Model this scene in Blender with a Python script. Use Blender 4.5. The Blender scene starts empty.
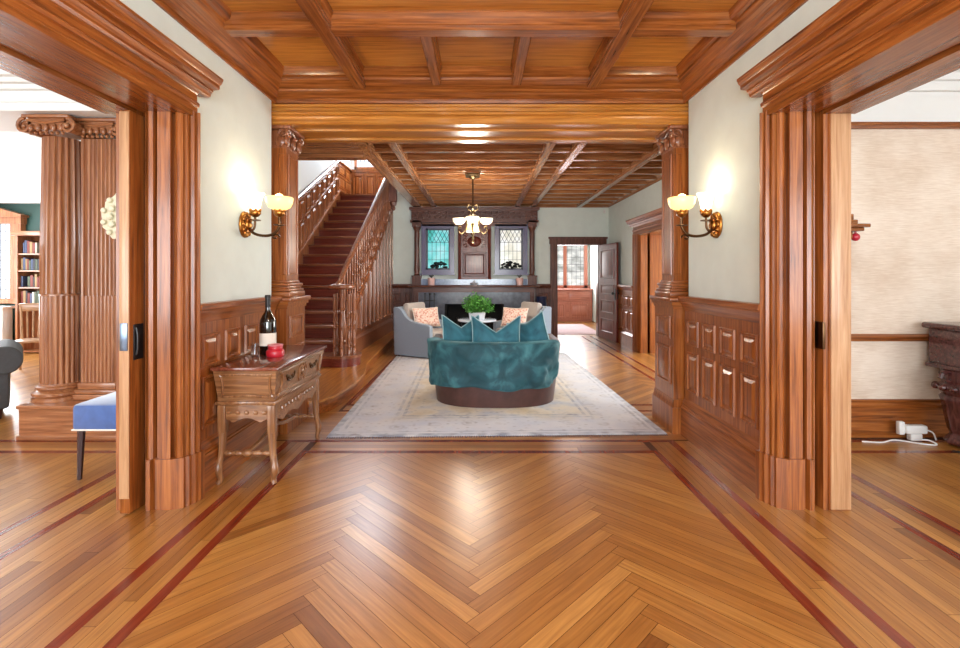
import bpy, bmesh, math, random
from mathutils import noise as mnoise
from mathutils import Vector, Matrix
random.seed(7)
PI = math.pi
SC = bpy.context.scene
COL = SC.collection

# ------------------------------------------------------------------ materials
def srgb(r, g, b):
    f = lambda c: (c/255/12.92) if c/255 <= .04045 else ((c/255+.055)/1.055)**2.4
    return (f(r), f(g), f(b), 1)

def new_mat(name):
    m = bpy.data.materials.new(name); m.use_nodes = True
    nt = m.node_tree
    return m, nt, nt.nodes['Principled BSDF']

def plain(name, rgb, rough=.5, metal=0, coat=0, noise=0, nscale=30, bump=0, emis=None, estr=0, trans=0, sheen=0):
    m, nt, b = new_mat(name)
    c = srgb(*rgb)
    b.inputs['Base Color'].default_value = c
    b.inputs['Roughness'].default_value = rough
    b.inputs['Metallic'].default_value = metal
    b.inputs['Coat Weight'].default_value = coat
    b.inputs['Coat Roughness'].default_value = .12
    b.inputs['Sheen Weight'].default_value = sheen
    if trans: b.inputs['Transmission Weight'].default_value = trans
    if emis:
        b.inputs['Emission Color'].default_value = srgb(*emis); b.inputs['Emission Strength'].default_value = estr
    if noise or bump:
        tc = nt.nodes.new('ShaderNodeTexCoord'); n = nt.nodes.new('ShaderNodeTexNoise')
        n.inputs['Scale'].default_value = nscale; n.inputs['Detail'].default_value = 5
        nt.links.new(tc.outputs['Object'], n.inputs['Vector'])
        if noise:
            r = nt.nodes.new('ShaderNodeValToRGB')
            r.color_ramp.elements[0].position = .3; r.color_ramp.elements[1].position = .7
            r.color_ramp.elements[0].color = [x*(1-noise) for x in c[:3]]+[1]
            r.color_ramp.elements[1].color = [min(1, x*(1+noise)) for x in c[:3]]+[1]
            nt.links.new(n.outputs['Fac'], r.inputs['Fac']); nt.links.new(r.outputs['Color'], b.inputs['Base Color'])
        if bump:
            bp = nt.nodes.new('ShaderNodeBump'); bp.inputs['Strength'].default_value = bump; bp.inputs['Distance'].default_value = .01
            nt.links.new(n.outputs['Fac'], bp.inputs['Height']); nt.links.new(bp.outputs['Normal'], b.inputs['Normal'])
    return m

def wood(name, dark, mid, light, axis='z', rough=.3, coat=.35, scale=1.0):
    m, nt, b = new_mat(name)
    N, L = nt.nodes, nt.links
    tc = N.new('ShaderNodeTexCoord'); mp = N.new('ShaderNodeMapping')
    s = [30*scale]*3; s['xyz'.index(axis)] = 1.3*scale
    mp.inputs['Scale'].default_value = s
    L.new(tc.outputs['Object'], mp.inputs['Vector'])
    oi = N.new('ShaderNodeObjectInfo')
    ad = N.new('ShaderNodeVectorMath'); ad.operation = 'ADD'
    ml = N.new('ShaderNodeMath'); ml.operation = 'MULTIPLY'; ml.inputs[1].default_value = 31
    L.new(oi.outputs['Random'], ml.inputs[0]); L.new(mp.outputs['Vector'], ad.inputs[0]); L.new(ml.outputs[0], ad.inputs[1])
    n = N.new('ShaderNodeTexNoise'); n.inputs['Scale'].default_value = 1.6; n.inputs['Detail'].default_value = 7
    n.inputs['Roughness'].default_value = .62; n.inputs['Distortion'].default_value = .5
    L.new(ad.outputs[0], n.inputs['Vector'])
    r = N.new('ShaderNodeValToRGB'); e = r.color_ramp.elements
    e[0].position = .28; e[0].color = srgb(*dark); e[1].position = .74; e[1].color = srgb(*light)
    x = e.new(.5); x.color = srgb(*mid)
    L.new(n.outputs['Fac'], r.inputs['Fac']); L.new(r.outputs['Color'], b.inputs['Base Color'])
    bp = N.new('ShaderNodeBump'); bp.inputs['Strength'].default_value = .12; bp.inputs['Distance'].default_value = .004
    L.new(n.outputs['Fac'], bp.inputs['Height']); L.new(bp.outputs['Normal'], b.inputs['Normal'])
    b.inputs['Roughness'].default_value = rough; b.inputs['Coat Weight'].default_value = coat
    b.inputs['Coat Roughness'].default_value = .12; b.inputs['Specular IOR Level'].default_value = .4
    return m

def woods(prefix, dark, mid, light, **k):
    return {a: wood(prefix+'_'+a, dark, mid, light, a, **k) for a in 'xyz'}

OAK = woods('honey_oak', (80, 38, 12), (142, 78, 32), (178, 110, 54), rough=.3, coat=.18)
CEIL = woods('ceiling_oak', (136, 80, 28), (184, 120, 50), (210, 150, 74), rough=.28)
BEAM = woods('beam_oak', (84, 42, 16), (138, 78, 34), (174, 108, 54), rough=.26)
DARKC = woods('dark_coffer_oak', (104, 62, 38), (150, 100, 62), (192, 144, 100), rough=.2)
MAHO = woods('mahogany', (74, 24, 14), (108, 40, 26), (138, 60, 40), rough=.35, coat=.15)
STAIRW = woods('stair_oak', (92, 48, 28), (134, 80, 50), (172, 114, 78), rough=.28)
WALN = woods('mantel_walnut', (58, 30, 22), (94, 54, 42), (130, 82, 66), rough=.34, coat=.2)
PINKW = woods('cherry_cabinet', (150, 84, 66), (178, 104, 82), (200, 130, 104), rough=.35)
PALE = woods('pale_jamb_oak', (150, 104, 70), (180, 136, 98), (202, 162, 124), rough=.4, coat=.2)
COLW = woods('column_oak', (112, 62, 34), (156, 98, 62), (190, 132, 90), rough=.3)
CONS = woods('console_walnut', (92, 56, 34), (136, 92, 58), (176, 130, 90), rough=.28, coat=.4)
CONT = woods('console_top_walnut', (84, 40, 26), (118, 62, 44), (146, 86, 64), rough=.2, coat=.6)
PIAN = woods('piano_rosewood', (52, 24, 24), (84, 44, 42), (116, 68, 62), rough=.25, coat=.5)
TABL = woods('chair_oak', (140, 98, 64), (180, 136, 98), (206, 166, 128))

M = {}
M['plaster'] = plain('grey_plaster', (216, 227, 222), .7, noise=.03, nscale=6, bump=.05)
M['white'] = plain('white_plaster', (236, 236, 234), .6)
M['green'] = plain('dark_green_paint', (22, 62, 54), .5)
M['brass'] = plain('aged_brass', (178, 120, 58), .3, metal=1, noise=.25, nscale=60)
M['bronze'] = plain('dark_bronze', (96, 70, 48), .35, metal=1)
M['antique'] = plain('antique_silver_gilt', (96, 80, 56), .4, metal=1, noise=.2, nscale=50)
M['black'] = plain('black_iron', (24, 22, 24), .4)
M['soot'] = plain('sooty_firebrick', (20, 18, 20), .8)
M['slate'] = plain('slate_blue_tile', (92, 98, 112), .22, coat=.4, noise=.2, nscale=12)
M['tile'] = plain('pale_blue_tile', (150, 168, 200), .15, coat=.5, noise=.15, nscale=20)
M['leather'] = plain('brown_leather', (74, 46, 42), .38, noise=.25, nscale=9, bump=.15)
M['chair_fab'] = plain('blue_grey_linen', (142, 158, 176), .85, noise=.06, nscale=60, sheen=.2)
M['chair_in'] = plain('warm_grey_linen', (176, 168, 162), .85, noise=.06, nscale=60, sheen=.2)
M['teal_pipe'] = plain('pale_teal_piping', (150, 184, 190), .6)
M['seat_blue'] = plain('blue_velvet', (56, 88, 150), .7, noise=.15, nscale=20, sheen=.8)
M['grey_up'] = plain('charcoal_upholstery', (66, 66, 68), .7, noise=.1, nscale=30)
M['wire_white'] = plain('white_plastic', (232, 230, 228), .4)
M['pot_pink'] = plain('pink_ceramic', (226, 190, 186), .4)
M['pot_white'] = plain('white_ceramic', (226, 230, 240), .3)
M['leaf'] = plain('green_leaves', (66, 128, 44), .55, noise=.4, nscale=18)
M['leafdark'] = plain('dark_foliage', (20, 30, 34), .6)
M['glassblk'] = plain('dark_bottle_glass', (14, 12, 10), .06, coat=1)
M['paper'] = plain('white_label_paper', (232, 226, 214), .6)
M['red'] = plain('red_wax', (190, 34, 52), .35, coat=.3)
M['table_top'] = plain('pale_blue_table_top', (196, 206, 222), .18, coat=.5)
M['dark_leg'] = plain('dark_stained_leg', (54, 24, 22), .35)
M['cream'] = plain('cream_carved_plaster', (222, 214, 186), .5)
M['lead'] = plain('lead_came', (48, 50, 58), .5)
M['winframe'] = plain('blue_grey_window_frame', (96, 92, 128), .3, coat=.4)
M['winsash'] = plain('dark_window_sash', (58, 56, 78), .35)
M['subfloor'] = plain('dark_floor_gap', (78, 40, 18), .7)
M['stripe'] = wood('mahogany_floor_stripe', (92, 30, 14), (120, 42, 22), (140, 58, 32), 'y', rough=.24)

def linen():
    m, nt, b = new_mat('linen_wallpaper'); N, L = nt.nodes, nt.links
    tc = N.new('ShaderNodeTexCoord'); mp = N.new('ShaderNodeMapping'); mp.inputs['Scale'].default_value = (6, 6, 160)
    n = N.new('ShaderNodeTexNoise'); n.inputs['Scale'].default_value = 2; n.inputs['Detail'].default_value = 4
    n2 = N.new('ShaderNodeTexNoise'); n2.inputs['Scale'].default_value = 2.4; n2.inputs['Detail'].default_value = 6
    L.new(tc.outputs['Object'], mp.inputs[0]); L.new(mp.outputs[0], n.inputs['Vector']); L.new(tc.outputs['Object'], n2.inputs['Vector'])
    ad = N.new('ShaderNodeMath'); ad.operation = 'ADD'; L.new(n.outputs['Fac'], ad.inputs[0]); L.new(n2.outputs['Fac'], ad.inputs[1])
    dv = N.new('ShaderNodeMath'); dv.operation = 'MULTIPLY'; dv.inputs[1].default_value = .5; L.new(ad.outputs[0], dv.inputs[0])
    r = N.new('ShaderNodeValToRGB'); e = r.color_ramp.elements
    e[0].position = .36; e[0].color = srgb(210, 186, 164); e[1].position = .62; e[1].color = srgb(238, 222, 206)
    L.new(dv.outputs[0], r.inputs['Fac']); L.new(r.outputs['Color'], b.inputs['Base Color']); b.inputs['Roughness'].default_value = .75
    return m
M['linen'] = linen()

def floor_mat():
    m, nt, b = new_mat('oak_parquet'); N, L = nt.nodes, nt.links
    at = N.new('ShaderNodeAttribute'); at.attribute_name = 'tone'
    uv = N.new('ShaderNodeUVMap'); uv.uv_map = 'grain'
    r = N.new('ShaderNodeValToRGB'); e = r.color_ramp.elements
    e[0].position = 0; e[0].color = srgb(124, 74, 30); e[1].position = 1; e[1].color = srgb(206, 150, 80)
    for p, c in ((.12, (152, 96, 42)), (.5, (178, 120, 56)), (.8, (192, 136, 68))):
        x = e.new(p); x.color = srgb(*c)
    L.new(at.outputs['Fac'], r.inputs['Fac'])
    mp = N.new('ShaderNodeMapping'); mp.inputs['Scale'].default_value = (3, 60, 1); L.new(uv.outputs[0], mp.inputs[0])
    n = N.new('ShaderNodeTexNoise'); n.inputs['Scale'].default_value = 1; n.inputs['Detail'].default_value = 6; n.inputs['Distortion'].default_value = .8
    L.new(mp.outputs[0], n.inputs['Vector'])
    g = N.new('ShaderNodeValToRGB'); g.color_ramp.elements[0].position = .3; g.color_ramp.elements[1].position = .7
    g.color_ramp.elements[0].color = (.66, .60, .54, 1); g.color_ramp.elements[1].color = (1.0, 1.0, 1.0, 1)
    L.new(n.outputs['Fac'], g.inputs['Fac'])
    mx = N.new('ShaderNodeMix'); mx.data_type = 'RGBA'; mx.blend_type = 'MULTIPLY'; mx.inputs[0].default_value = 1
    L.new(r.outputs['Color'], mx.inputs[6]); L.new(g.outputs['Color'], mx.inputs[7]); L.new(mx.outputs[2], b.inputs['Base Color'])
    b.inputs['Roughness'].default_value = .34; b.inputs['Coat Weight'].default_value = .4; b.inputs['Coat Roughness'].default_value = .24
    bp = N.new('ShaderNodeBump'); bp.inputs['Strength'].default_value = .08; bp.inputs['Distance'].default_value = .003
    L.new(n.outputs['Fac'], bp.inputs['Height']); L.new(bp.outputs['Normal'], b.inputs['Normal'])
    return m
M['floor'] = floor_mat()

def emis_mat(name, cols, strength, scale=4, detail=3, stretch=(1, 1, 1)):
    m, nt, b = new_mat(name); N, L = nt.nodes, nt.links
    tc = N.new('ShaderNodeTexCoord'); mp = N.new('ShaderNodeMapping'); mp.inputs['Scale'].default_value = stretch
    n = N.new('ShaderNodeTexNoise'); n.inputs['Scale'].default_value = scale; n.inputs['Detail'].default_value = detail
    L.new(tc.outputs['Object'], mp.inputs[0]); L.new(mp.outputs[0], n.inputs['Vector'])
    r = N.new('ShaderNodeValToRGB'); e = r.color_ramp.elements
    e[0].position = .3; e[0].color = srgb(*cols[0]); e[1].position = .7; e[1].color = srgb(*cols[-1])
    for i, c in enumerate(cols[1:-1]):
        x = e.new(.3+.4*(i+1)/(len(cols)-1)); x.color = srgb(*c)
    L.new(n.outputs['Fac'], r.inputs['Fac']); L.new(r.outputs['Color'], b.inputs['Emission Color'])
    b.inputs['Emission Strength'].default_value = strength
    b.inputs['Base Color'].default_value = (.05, .05, .06, 1); b.inputs['Roughness'].default_value = .1
    return m
M['pane_teal'] = emis_mat('lit_teal_glass', [(40, 150, 130), (90, 200, 200), (170, 225, 230)], .8, 3)
M['pane_cream'] = emis_mat('lit_cream_glass', [(190, 190, 170), (225, 220, 205), (240, 240, 240)], .85, 4)
M['pane_garden'] = emis_mat('lit_garden_glass', [(120, 120, 110), (190, 190, 186), (250, 246, 236)], .95, 2.5, 5, (1, 1, 2))
M['pane_day'] = emis_mat('daylight_glass', [(225, 236, 250), (250, 252, 255)], 1.6, 2)
M['shade_lit'] = plain('lit_white_glass_shade', (250, 240, 220), .3, emis=(255, 244, 220), estr=2.6)
M['bowl_lit'] = plain('lit_amber_glass_bowl', (240, 210, 140), .25, emis=(255, 214, 130), estr=1.15)
M['bowl_cream'] = plain('lit_cream_glass_bowl', (250, 240, 220), .25, emis=(255, 232, 186), estr=1.0)
M['bulb'] = plain('lit_warm_bulb', (255, 220, 150), .3, emis=(255, 220, 150), estr=3.5)

def velvet(name, dark, mid, light):
    m, nt, b = new_mat(name); N, L = nt.nodes, nt.links
    tc = N.new('ShaderNodeTexCoord'); n = N.new('ShaderNodeTexNoise'); n.inputs['Scale'].default_value = 4.5; n.inputs['Detail'].default_value = 4
    n.inputs['Distortion'].default_value = .8
    L.new(tc.outputs['Object'], n.inputs['Vector'])
    r = N.new('ShaderNodeValToRGB'); e = r.color_ramp.elements
    e[0].position = .3; e[0].color = srgb(*dark); e[1].position = .72; e[1].color = srgb(*light); x = e.new(.5); x.color = srgb(*mid)
    L.new(n.outputs['Fac'], r.inputs['Fac']); L.new(r.outputs['Color'], b.inputs['Base Color'])
    b.inputs['Roughness'].default_value = .75; b.inputs['Sheen Weight'].default_value = .35; b.inputs['Sheen Tint'].default_value = srgb(120, 190, 200)
    return m
M['teal'] = velvet('teal_velvet', (28, 76, 90), (44, 104, 120), (66, 130, 144))
M['throw'] = velvet('teal_throw_plush', (16, 52, 60), (30, 76, 86), (66, 122, 130))

def coral():
    m, nt, b = new_mat('coral_pattern_fabric'); N, L = nt.nodes, nt.links
    tc = N.new('ShaderNodeTexCoord'); v = N.new('ShaderNodeTexVoronoi'); v.inputs['Scale'].default_value = 30
    L.new(tc.outputs['Object'], v.inputs['Vector'])
    r = N.new('ShaderNodeValToRGB'); e = r.color_ramp.elements
    e[0].position = .2; e[0].color = srgb(206, 138, 120); e[1].position = .62; e[1].color = srgb(238, 214, 202)
    L.new(v.outputs['Distance'], r.inputs['Fac']); L.new(r.outputs['Color'], b.inputs['Base Color']); b.inputs['Roughness'].default_value = .8
    return m
M['coral'] = coral()

def rug_mat(w, l):
    m, nt, b = new_mat('faded_oriental_rug'); N, L = nt.nodes, nt.links
    tc = N.new('ShaderNodeTexCoord')
    def noise(s, d):
        n = N.new('ShaderNodeTexNoise'); n.inputs['Scale'].default_value = s; n.inputs['Detail'].default_value = d
        L.new(tc.outputs['Object'], n.inputs['Vector']); return n.outputs['Fac']
    def ramp(f, stops):
        r = N.new('ShaderNodeValToRGB'); e = r.color_ramp.elements
        e[0].position, e[0].color = stops[0][0], stops[0][1]; e[1].position, e[1].color = stops[-1][0], stops[-1][1]
        for p, c in stops[1:-1]:
            x = e.new(p); x.color = c
        L.new(f, r.inputs['Fac']); return r.outputs['Color']
    def mix(f, a, c, mode='MIX'):
        x = N.new('ShaderNodeMix'); x.data_type = 'RGBA'; x.blend_type = mode
        if isinstance(f, float): x.inputs[0].default_value = f
        else: L.new(f, x.inputs[0])
        for i, q in ((6, a), (7, c)):
            if isinstance(q, tuple): x.inputs[i].default_value = q
            else: L.new(q, x.inputs[i])
        return x.outputs[2]
    def math_(op, a, c=0):
        x = N.new('ShaderNodeMath'); x.operation = op
        for i, q in ((0, a), (1, c)):
            if isinstance(q, (int, float)): x.inputs[i].default_value = q
            else: L.new(q, x.inputs[i])
        return x.outputs[0]
    base = ramp(noise(2.2, 5), [(.32, srgb(196, 172, 126)), (.5, srgb(214, 202, 180)), (.68, srgb(166, 174, 190))])
    sp = N.new('ShaderNodeSeparateXYZ'); L.new(tc.outputs['Object'], sp.inputs[0])
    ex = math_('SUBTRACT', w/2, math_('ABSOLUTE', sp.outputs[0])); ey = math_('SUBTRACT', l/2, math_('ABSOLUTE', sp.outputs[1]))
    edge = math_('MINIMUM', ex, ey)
    band = ramp(math_('MULTIPLY', edge, 1.0), [(0, (0, 0, 0, 1)), (1, (0, 0, 0, 1))])
    r = N.new('ShaderNodeValToRGB'); r.color_ramp.interpolation = 'CONSTANT'; e = r.color_ramp.elements
    e[0].position = 0; e[0].color = (.8, .8, .8, 1); e[1].position = .06; e[1].color = (0, 0, 0, 1)
    for p, c in ((.09, .55), (.12, 0), (.50, .5), (.53, 0), (.57, .7), (.60, 0)):
        x = e.new(p); x.color = (c, c, c, 1)
    L.new(edge, r.inputs['Fac'])
    base = mix(ramp(math_('ADD', edge, math_('MULTIPLY', noise(3, 4), .35)), [(.55, (1, 1, 1, 1)), (.85, (0, 0, 0, 1))]), base, mix(noise(4, 5), srgb(222, 218, 214), srgb(176, 184, 204)))  # pale bluish border: window sheen painted into the rug colour
    wear = ramp(noise(9, 4), [(.35, (0, 0, 0, 1)), (.65, (1, 1, 1, 1))])
    bandf = math_('MULTIPLY', r.outputs['Color'], wear)
    c1 = mix(bandf, base, srgb(112, 120, 140))
    v = N.new('ShaderNodeTexVoronoi'); v.inputs['Scale'].default_value = 3.1; v.inputs['Randomness'].default_value = .35
    L.new(tc.outputs['Object'], v.inputs['Vector'])
    ring = ramp(v.outputs['Distance'], [(.0, (1, 1, 1, 1)), (.08, (.9, .9, .9, 1)), (.12, (.05, .05, .05, 1)), (.2, (.8, .8, .8, 1)), (.26, (0, 0, 0, 1))])
    v2 = N.new('ShaderNodeTexVoronoi'); v2.inputs['Scale'].default_value = 14; v2.inputs['Randomness'].default_value = .8
    L.new(tc.outputs['Object'], v2.inputs['Vector'])
    petal = ramp(v2.outputs['Distance'], [(.1, (1, 1, 1, 1)), (.32, (0, 0, 0, 1))])
    motif = math_('MULTIPLY', math_('ADD', math_('MULTIPLY', ring, .55), math_('MULTIPLY', petal, .55)), math_('ADD', math_('MULTIPLY', wear, .7), .12))
    c2 = mix(math_('MULTIPLY', motif, 1.0), c1, srgb(112, 98, 92))
    L.new(c2, b.inputs['Base Color']); b.inputs['Roughness'].default_value = .8; b.inputs['Sheen Weight'].default_value = .3
    return m

# ------------------------------------------------------------------ mesh builder
class MB:
    def __init__(s): s.v = []; s.f = []
    def add(s, vs, fs, mx=None):
        o = len(s.v)
        s.v += [(mx @ Vector(p)) if mx is not None else Vector(p) for p in vs]
        s.f += [tuple(i+o for i in f) for f in fs]; return s
    def box(s, x0, x1, y0, y1, z0, z1, mx=None):
        v = [(x, y, z) for z in (z0, z1) for y in (y0, y1) for x in (x0, x1)]
        return s.add(v, [(0, 2, 3, 1), (4, 5, 7, 6), (0, 1, 5, 4), (2, 6, 7, 3), (0, 4, 6, 2), (1, 3, 7, 5)], mx)
    def cbox(s, x0, x1, y0, y1, z0, z1, c=.01, mx=None):   # box with chamfered edges
        bm = bmesh.new(); r = bmesh.ops.create_cube(bm, size=1)
        for q in bm.verts: q.co = Vector(((x0+x1)/2+q.co.x*(x1-x0), (y0+y1)/2+q.co.y*(y1-y0), (z0+z1)/2+q.co.z*(z1-z0)))
        c = min(c, .45*min(abs(x1-x0), abs(y1-y0), abs(z1-z0)))
        bmesh.ops.bevel(bm, geom=list(bm.edges), offset=c, segments=2, affect='EDGES', profile=.5)
        bm.verts.index_update(); bm.verts.ensure_lookup_table()
        s.add([q.co.copy() for q in bm.verts], [[q.index for q in f.verts] for f in bm.faces], mx); bm.free(); return s
    def prism(s, pts, axis, a, b, mx=None):
        n = len(pts)
        def P(p, t): return {'x': (t, p[0], p[1]), 'y': (p[0], t, p[1]), 'z': (p[0], p[1], t)}[axis]
        v = [P(p, a) for p in pts]+[P(p, b) for p in pts]
        f = [(i, (i+1) % n, n+(i+1) % n, n+i) for i in range(n)]+[tuple(range(n))[::-1], tuple(range(n, 2*n))]
        return s.add(v, f, mx)
    def lathe(s, prof, c=(0, 0, 0), seg=16, mx=None, rfun=None):
        v = []; n = len(prof)
        for (r, z) in prof:
            for k in range(seg):
                a = 2*PI*k/seg; rr = r*(rfun(a, z) if rfun else 1)
                v.append((c[0]+rr*math.cos(a), c[1]+rr*math.sin(a), c[2]+z))
        f = [(i*seg+k, i*seg+(k+1) % seg, (i+1)*seg+(k+1) % seg, (i+1)*seg+k) for i in range(n-1) for k in range(seg)]
        if prof[0][0] > 1e-5: f.append(tuple(range(seg))[::-1])
        if prof[-1][0] > 1e-5: f.append(tuple((n-1)*seg+k for k in range(seg)))
        return s.add(v, f, mx)
    def tube(s, path, r, seg=8, closed=False, flat=1.0, mx=None):
        P = [Vector(p) for p in path]; n = len(P)
        R = r if isinstance(r, (list, tuple)) else [r]*n
        v = []; up = Vector((0, 0, 1)); prev = None
        for i in range(n):
            t = (P[(i+1) % n]-P[i-1]) if closed else (P[min(i+1, n-1)]-P[max(i-1, 0)])
            t.normalize()
            if prev is None:
                a = up if abs(t.z) < .9 else Vector((1, 0, 0))
                x = t.cross(a).normalized()
            else:
                x = (prev-t*prev.dot(t)).normalized()
            prev = x; y = x.cross(t).normalized()
            for k in range(seg):
                an = 2*PI*k/seg
                v.append(P[i]+x*math.cos(an)*R[i]+y*math.sin(an)*R[i]*flat)
        m = n if closed else n-1
        f = [(i*seg+k, i*seg+(k+1) % seg, ((i+1) % n)*seg+(k+1) % seg, ((i+1) % n)*seg+k) for i in range(m) for k in range(seg)]
        if not closed: f += [tuple(range(seg))[::-1], tuple((n-1)*seg+k for k in range(seg))]
        return s.add(v, f, mx)
    def ball(s, c, rx, ry=None, rz=None, seg=12, rings=8, mx=None):
        ry = rx if ry is None else ry; rz = rx if rz is None else rz
        v = [(c[0], c[1], c[2]-rz)]
        for i in range(1, rings):
            p = -PI/2+PI*i/rings
            for k in range(seg):
                a = 2*PI*k/seg
                v.append((c[0]+rx*math.cos(p)*math.cos(a), c[1]+ry*math.cos(p)*math.sin(a), c[2]+rz*math.sin(p)))
        v.append((c[0], c[1], c[2]+rz)); t = len(v)-1
        f = [(0, 1+(k+1) % seg, 1+k) for k in range(seg)]
        for i in range(rings-2):
            f += [(1+i*seg+k, 1+i*seg+(k+1) % seg, 1+(i+1)*seg+(k+1) % seg, 1+(i+1)*seg+k) for k in range(seg)]
        f += [(t, 1+(rings-2)*seg+k, 1+(rings-2)*seg+(k+1) % seg) for k in range(seg)]
        return s.add(v, f, mx)
    def panel(s, c0, c1, c2, c3, n, rings=((0, 0), (.006, .014), (.018, .014), (.026, .002), (.04, .002), (.06, .012))):
        """raised panel on the quad c0..c3, n = outward normal"""
        c = [Vector(q) for q in (c0, c1, c2, c3)]; n = Vector(n)
        w = ((c[1]-c[0]).length+(c[2]-c[3]).length)/2; h = ((c[3]-c[0]).length+(c[2]-c[1]).length)/2
        v = []; k = 0
        for (d, z) in rings:
            d = min(d, .42*min(w, h)); u, q = d/w, d/h
            for (a, b) in ((u, q), (1-u, q), (1-u, 1-q), (u, 1-q)):
                v.append((c[0]*(1-a)*(1-b)+c[1]*a*(1-b)+c[2]*a*b+c[3]*(1-a)*b)+n*(z+.001)); 
            k += 1
        f = [(4*i+j, 4*i+(j+1) % 4, 4*i+4+(j+1) % 4, 4*i+4+j) for i in range(k-1) for j in range(4)]+[tuple(4*(k-1)+j for j in range(4))]
        return s.add(v, f)
    def build(s, name, mat, parent=None, smooth=28, world=False, bevel=0, sub=0):
        me = bpy.data.meshes.new(name)
        off = Vector(parent.matrix_basis.translation) if (world and parent is not None) else Vector((0, 0, 0))
        if world and parent is not None and parent.parent is not None: off += parent.parent.matrix_basis.translation
        me.from_pydata([tuple(p-off) for p in s.v], [], s.f); me.validate()
        bm = bmesh.new(); bm.from_mesh(me); bmesh.ops.recalc_face_normals(bm, faces=list(bm.faces)); bm.to_mesh(me); bm.free()
        if smooth:
            for p in me.polygons: p.use_smooth = True
            me.set_sharp_from_angle(angle=math.radians(smooth))
        me.materials.append(mat)
        o = bpy.data.objects.new(name, me); COL.objects.link(o)
        if parent is not None: o.parent = parent
        if bevel:
            b = o.modifiers.new('soft_edges', 'BEVEL'); b.width = bevel; b.segments = 3; b.limit_method = 'ANGLE'
        if sub:
            b = o.modifiers.new('smooth', 'SUBSURF'); b.levels = sub; b.render_levels = sub
        return o

def thing(name, label, cat, loc=(0, 0, 0), rz=0, group=None):
    o = bpy.data.objects.new(name, None); COL.objects.link(o); o.empty_display_size = .1
    o.location = loc; o.rotation_euler = (0, 0, rz); o['label'] = label; o['category'] = cat
    if group: o['group'] = group
    return o
def tag(o, label, cat, group=None):
    o['label'] = label; o['category'] = cat
    if group: o['group'] = group
    return o
def struct(o): o['kind'] = 'structure'; return o
def sroot(name):
    o = bpy.data.objects.new(name, None); COL.objects.link(o); o['kind'] = 'structure'; return o
def dup(root, loc=None, rz=None, label=None):
    r = root.copy(); COL.objects.link(r)
    if loc is not None: r.location = loc
    if rz is not None: r.rotation_euler = (0, 0, rz)
    if label: r['label'] = label
    for ch in list(root.children):
        c = ch.copy(); COL.objects.link(c); c.parent = r
        for g in list(ch.children):
            d = g.copy(); COL.objects.link(d); d.parent = c
    return r
def shift(o, loc):   # put a single-mesh object's origin at loc, keeping it where it is
    loc = Vector(loc); o.data.transform(Matrix.Translation(-loc)); o.location = loc; return o
def catmull(pts, n=8):
    P = [Vector(p) for p in pts]; P = [P[0]*2-P[1]]+P+[P[-1]*2-P[-2]]; out = []
    for i in range(1, len(P)-2):
        a, b, c, d = P[i-1:i+3]
        for k in range(n):
            t = k/n
            out.append(.5*((2*b)+(c-a)*t+(2*a-5*b+4*c-d)*t*t+(3*b-a-3*c+d)*t**3))
    out.append(P[-2]); return out

# ------------------------------------------------------------------ camera
cam = bpy.data.cameras.new('camera'); co = bpy.data.objects.new('camera', cam); COL.objects.link(co)
co.location = (0, 0, 1.4); co.rotation_euler = (PI/2, 0, 0)
cam.lens = 18; cam.sensor_width = 36; cam.shift_y = -49/960; cam.clip_start = .02
SC.camera = co

# ------------------------------------------------------------------ floor (parquet boards)
class Boards:
    def __init__(s): s.v = []; s.f = []; s.uv = []; s.t = []
    def poly(s, pts, d, tone, z=0):
        if len(pts) < 3: return
        c = sum((Vector(p) for p in pts), Vector((0, 0)))/len(pts)
        o = len(s.v); e = Vector((-d[1], d[0])); off = random.random()*40
        for p in pts: s.v.append((p[0], p[1], z))
        s.f.append(tuple(range(o, o+len(pts))))
        s.uv.append([(Vector(p).dot(Vector(d))+off, Vector(p).dot(e)+off) for p in pts]); s.t.append(tone)
def clip(pts, x0, x1, y0, y1):
    def cut(P, ax, val, keep):
        out = []
        for i in range(len(P)):
            a, b = P[i-1], P[i]; ia, ib = keep*(a[ax]-val) >= 0, keep*(b[ax]-val) >= 0
            if ia != ib:
                t = (val-a[ax])/(b[ax]-a[ax]); out.append((a[0]+(b[0]-a[0])*t, a[1]+(b[1]-a[1])*t))
            if ib: out.append(b)
        return out
    for ax, val, k in ((0, x0, 1), (0, x1, -1), (1, y0, 1), (1, y1, -1)):
        pts = cut(pts, ax, val, k)
        if not pts: return []
    return pts
def tone(): 
    return min(1, max(0, random.gauss(.55, .2))) if random.random() > .06 else random.uniform(.02, .2)
FB = Boards(); G = .0011
def herring(x0, x1, y0, y1, n=13, W=.078):
    r2 = math.sqrt(.5)
    T = lambda a, b: ((a-b)*W*r2, (a+b)*W*r2)           # (a,b) cells -> plan, columns along Y
    lim = int(14/W)
    for b in range(-lim, lim):
        for k in range(-12, 13):
            a0 = b+2*n*k
            for horiz in (True, False):
                if horiz: q = [(a0, b), (a0+n, b), (a0+n, b+1), (a0, b+1)]; d = (r2, r2)
                else:
                    b0 = b+1-2*n*(k+1); q = [(b, b0), (b+1, b0), (b+1, b0+n), (b, b0+n)]; d = (-r2, r2)
                cx = sum(p[0] for p in q)/4; cy = sum(p[1] for p in q)/4
                q = [(p[0]+(G/W if p[0] < cx else -G/W), p[1]+(G/W if p[1] < cy else -G/W)) for p in q]
                P = [T(*p) for p in q]
                if max(p[0] for p in P) < x0 or min(p[0] for p in P) > x1 or max(p[1] for p in P) < y0 or min(p[1] for p in P) > y1: continue
                FB.poly(clip(P, x0, x1, y0, y1), d, tone())
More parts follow.
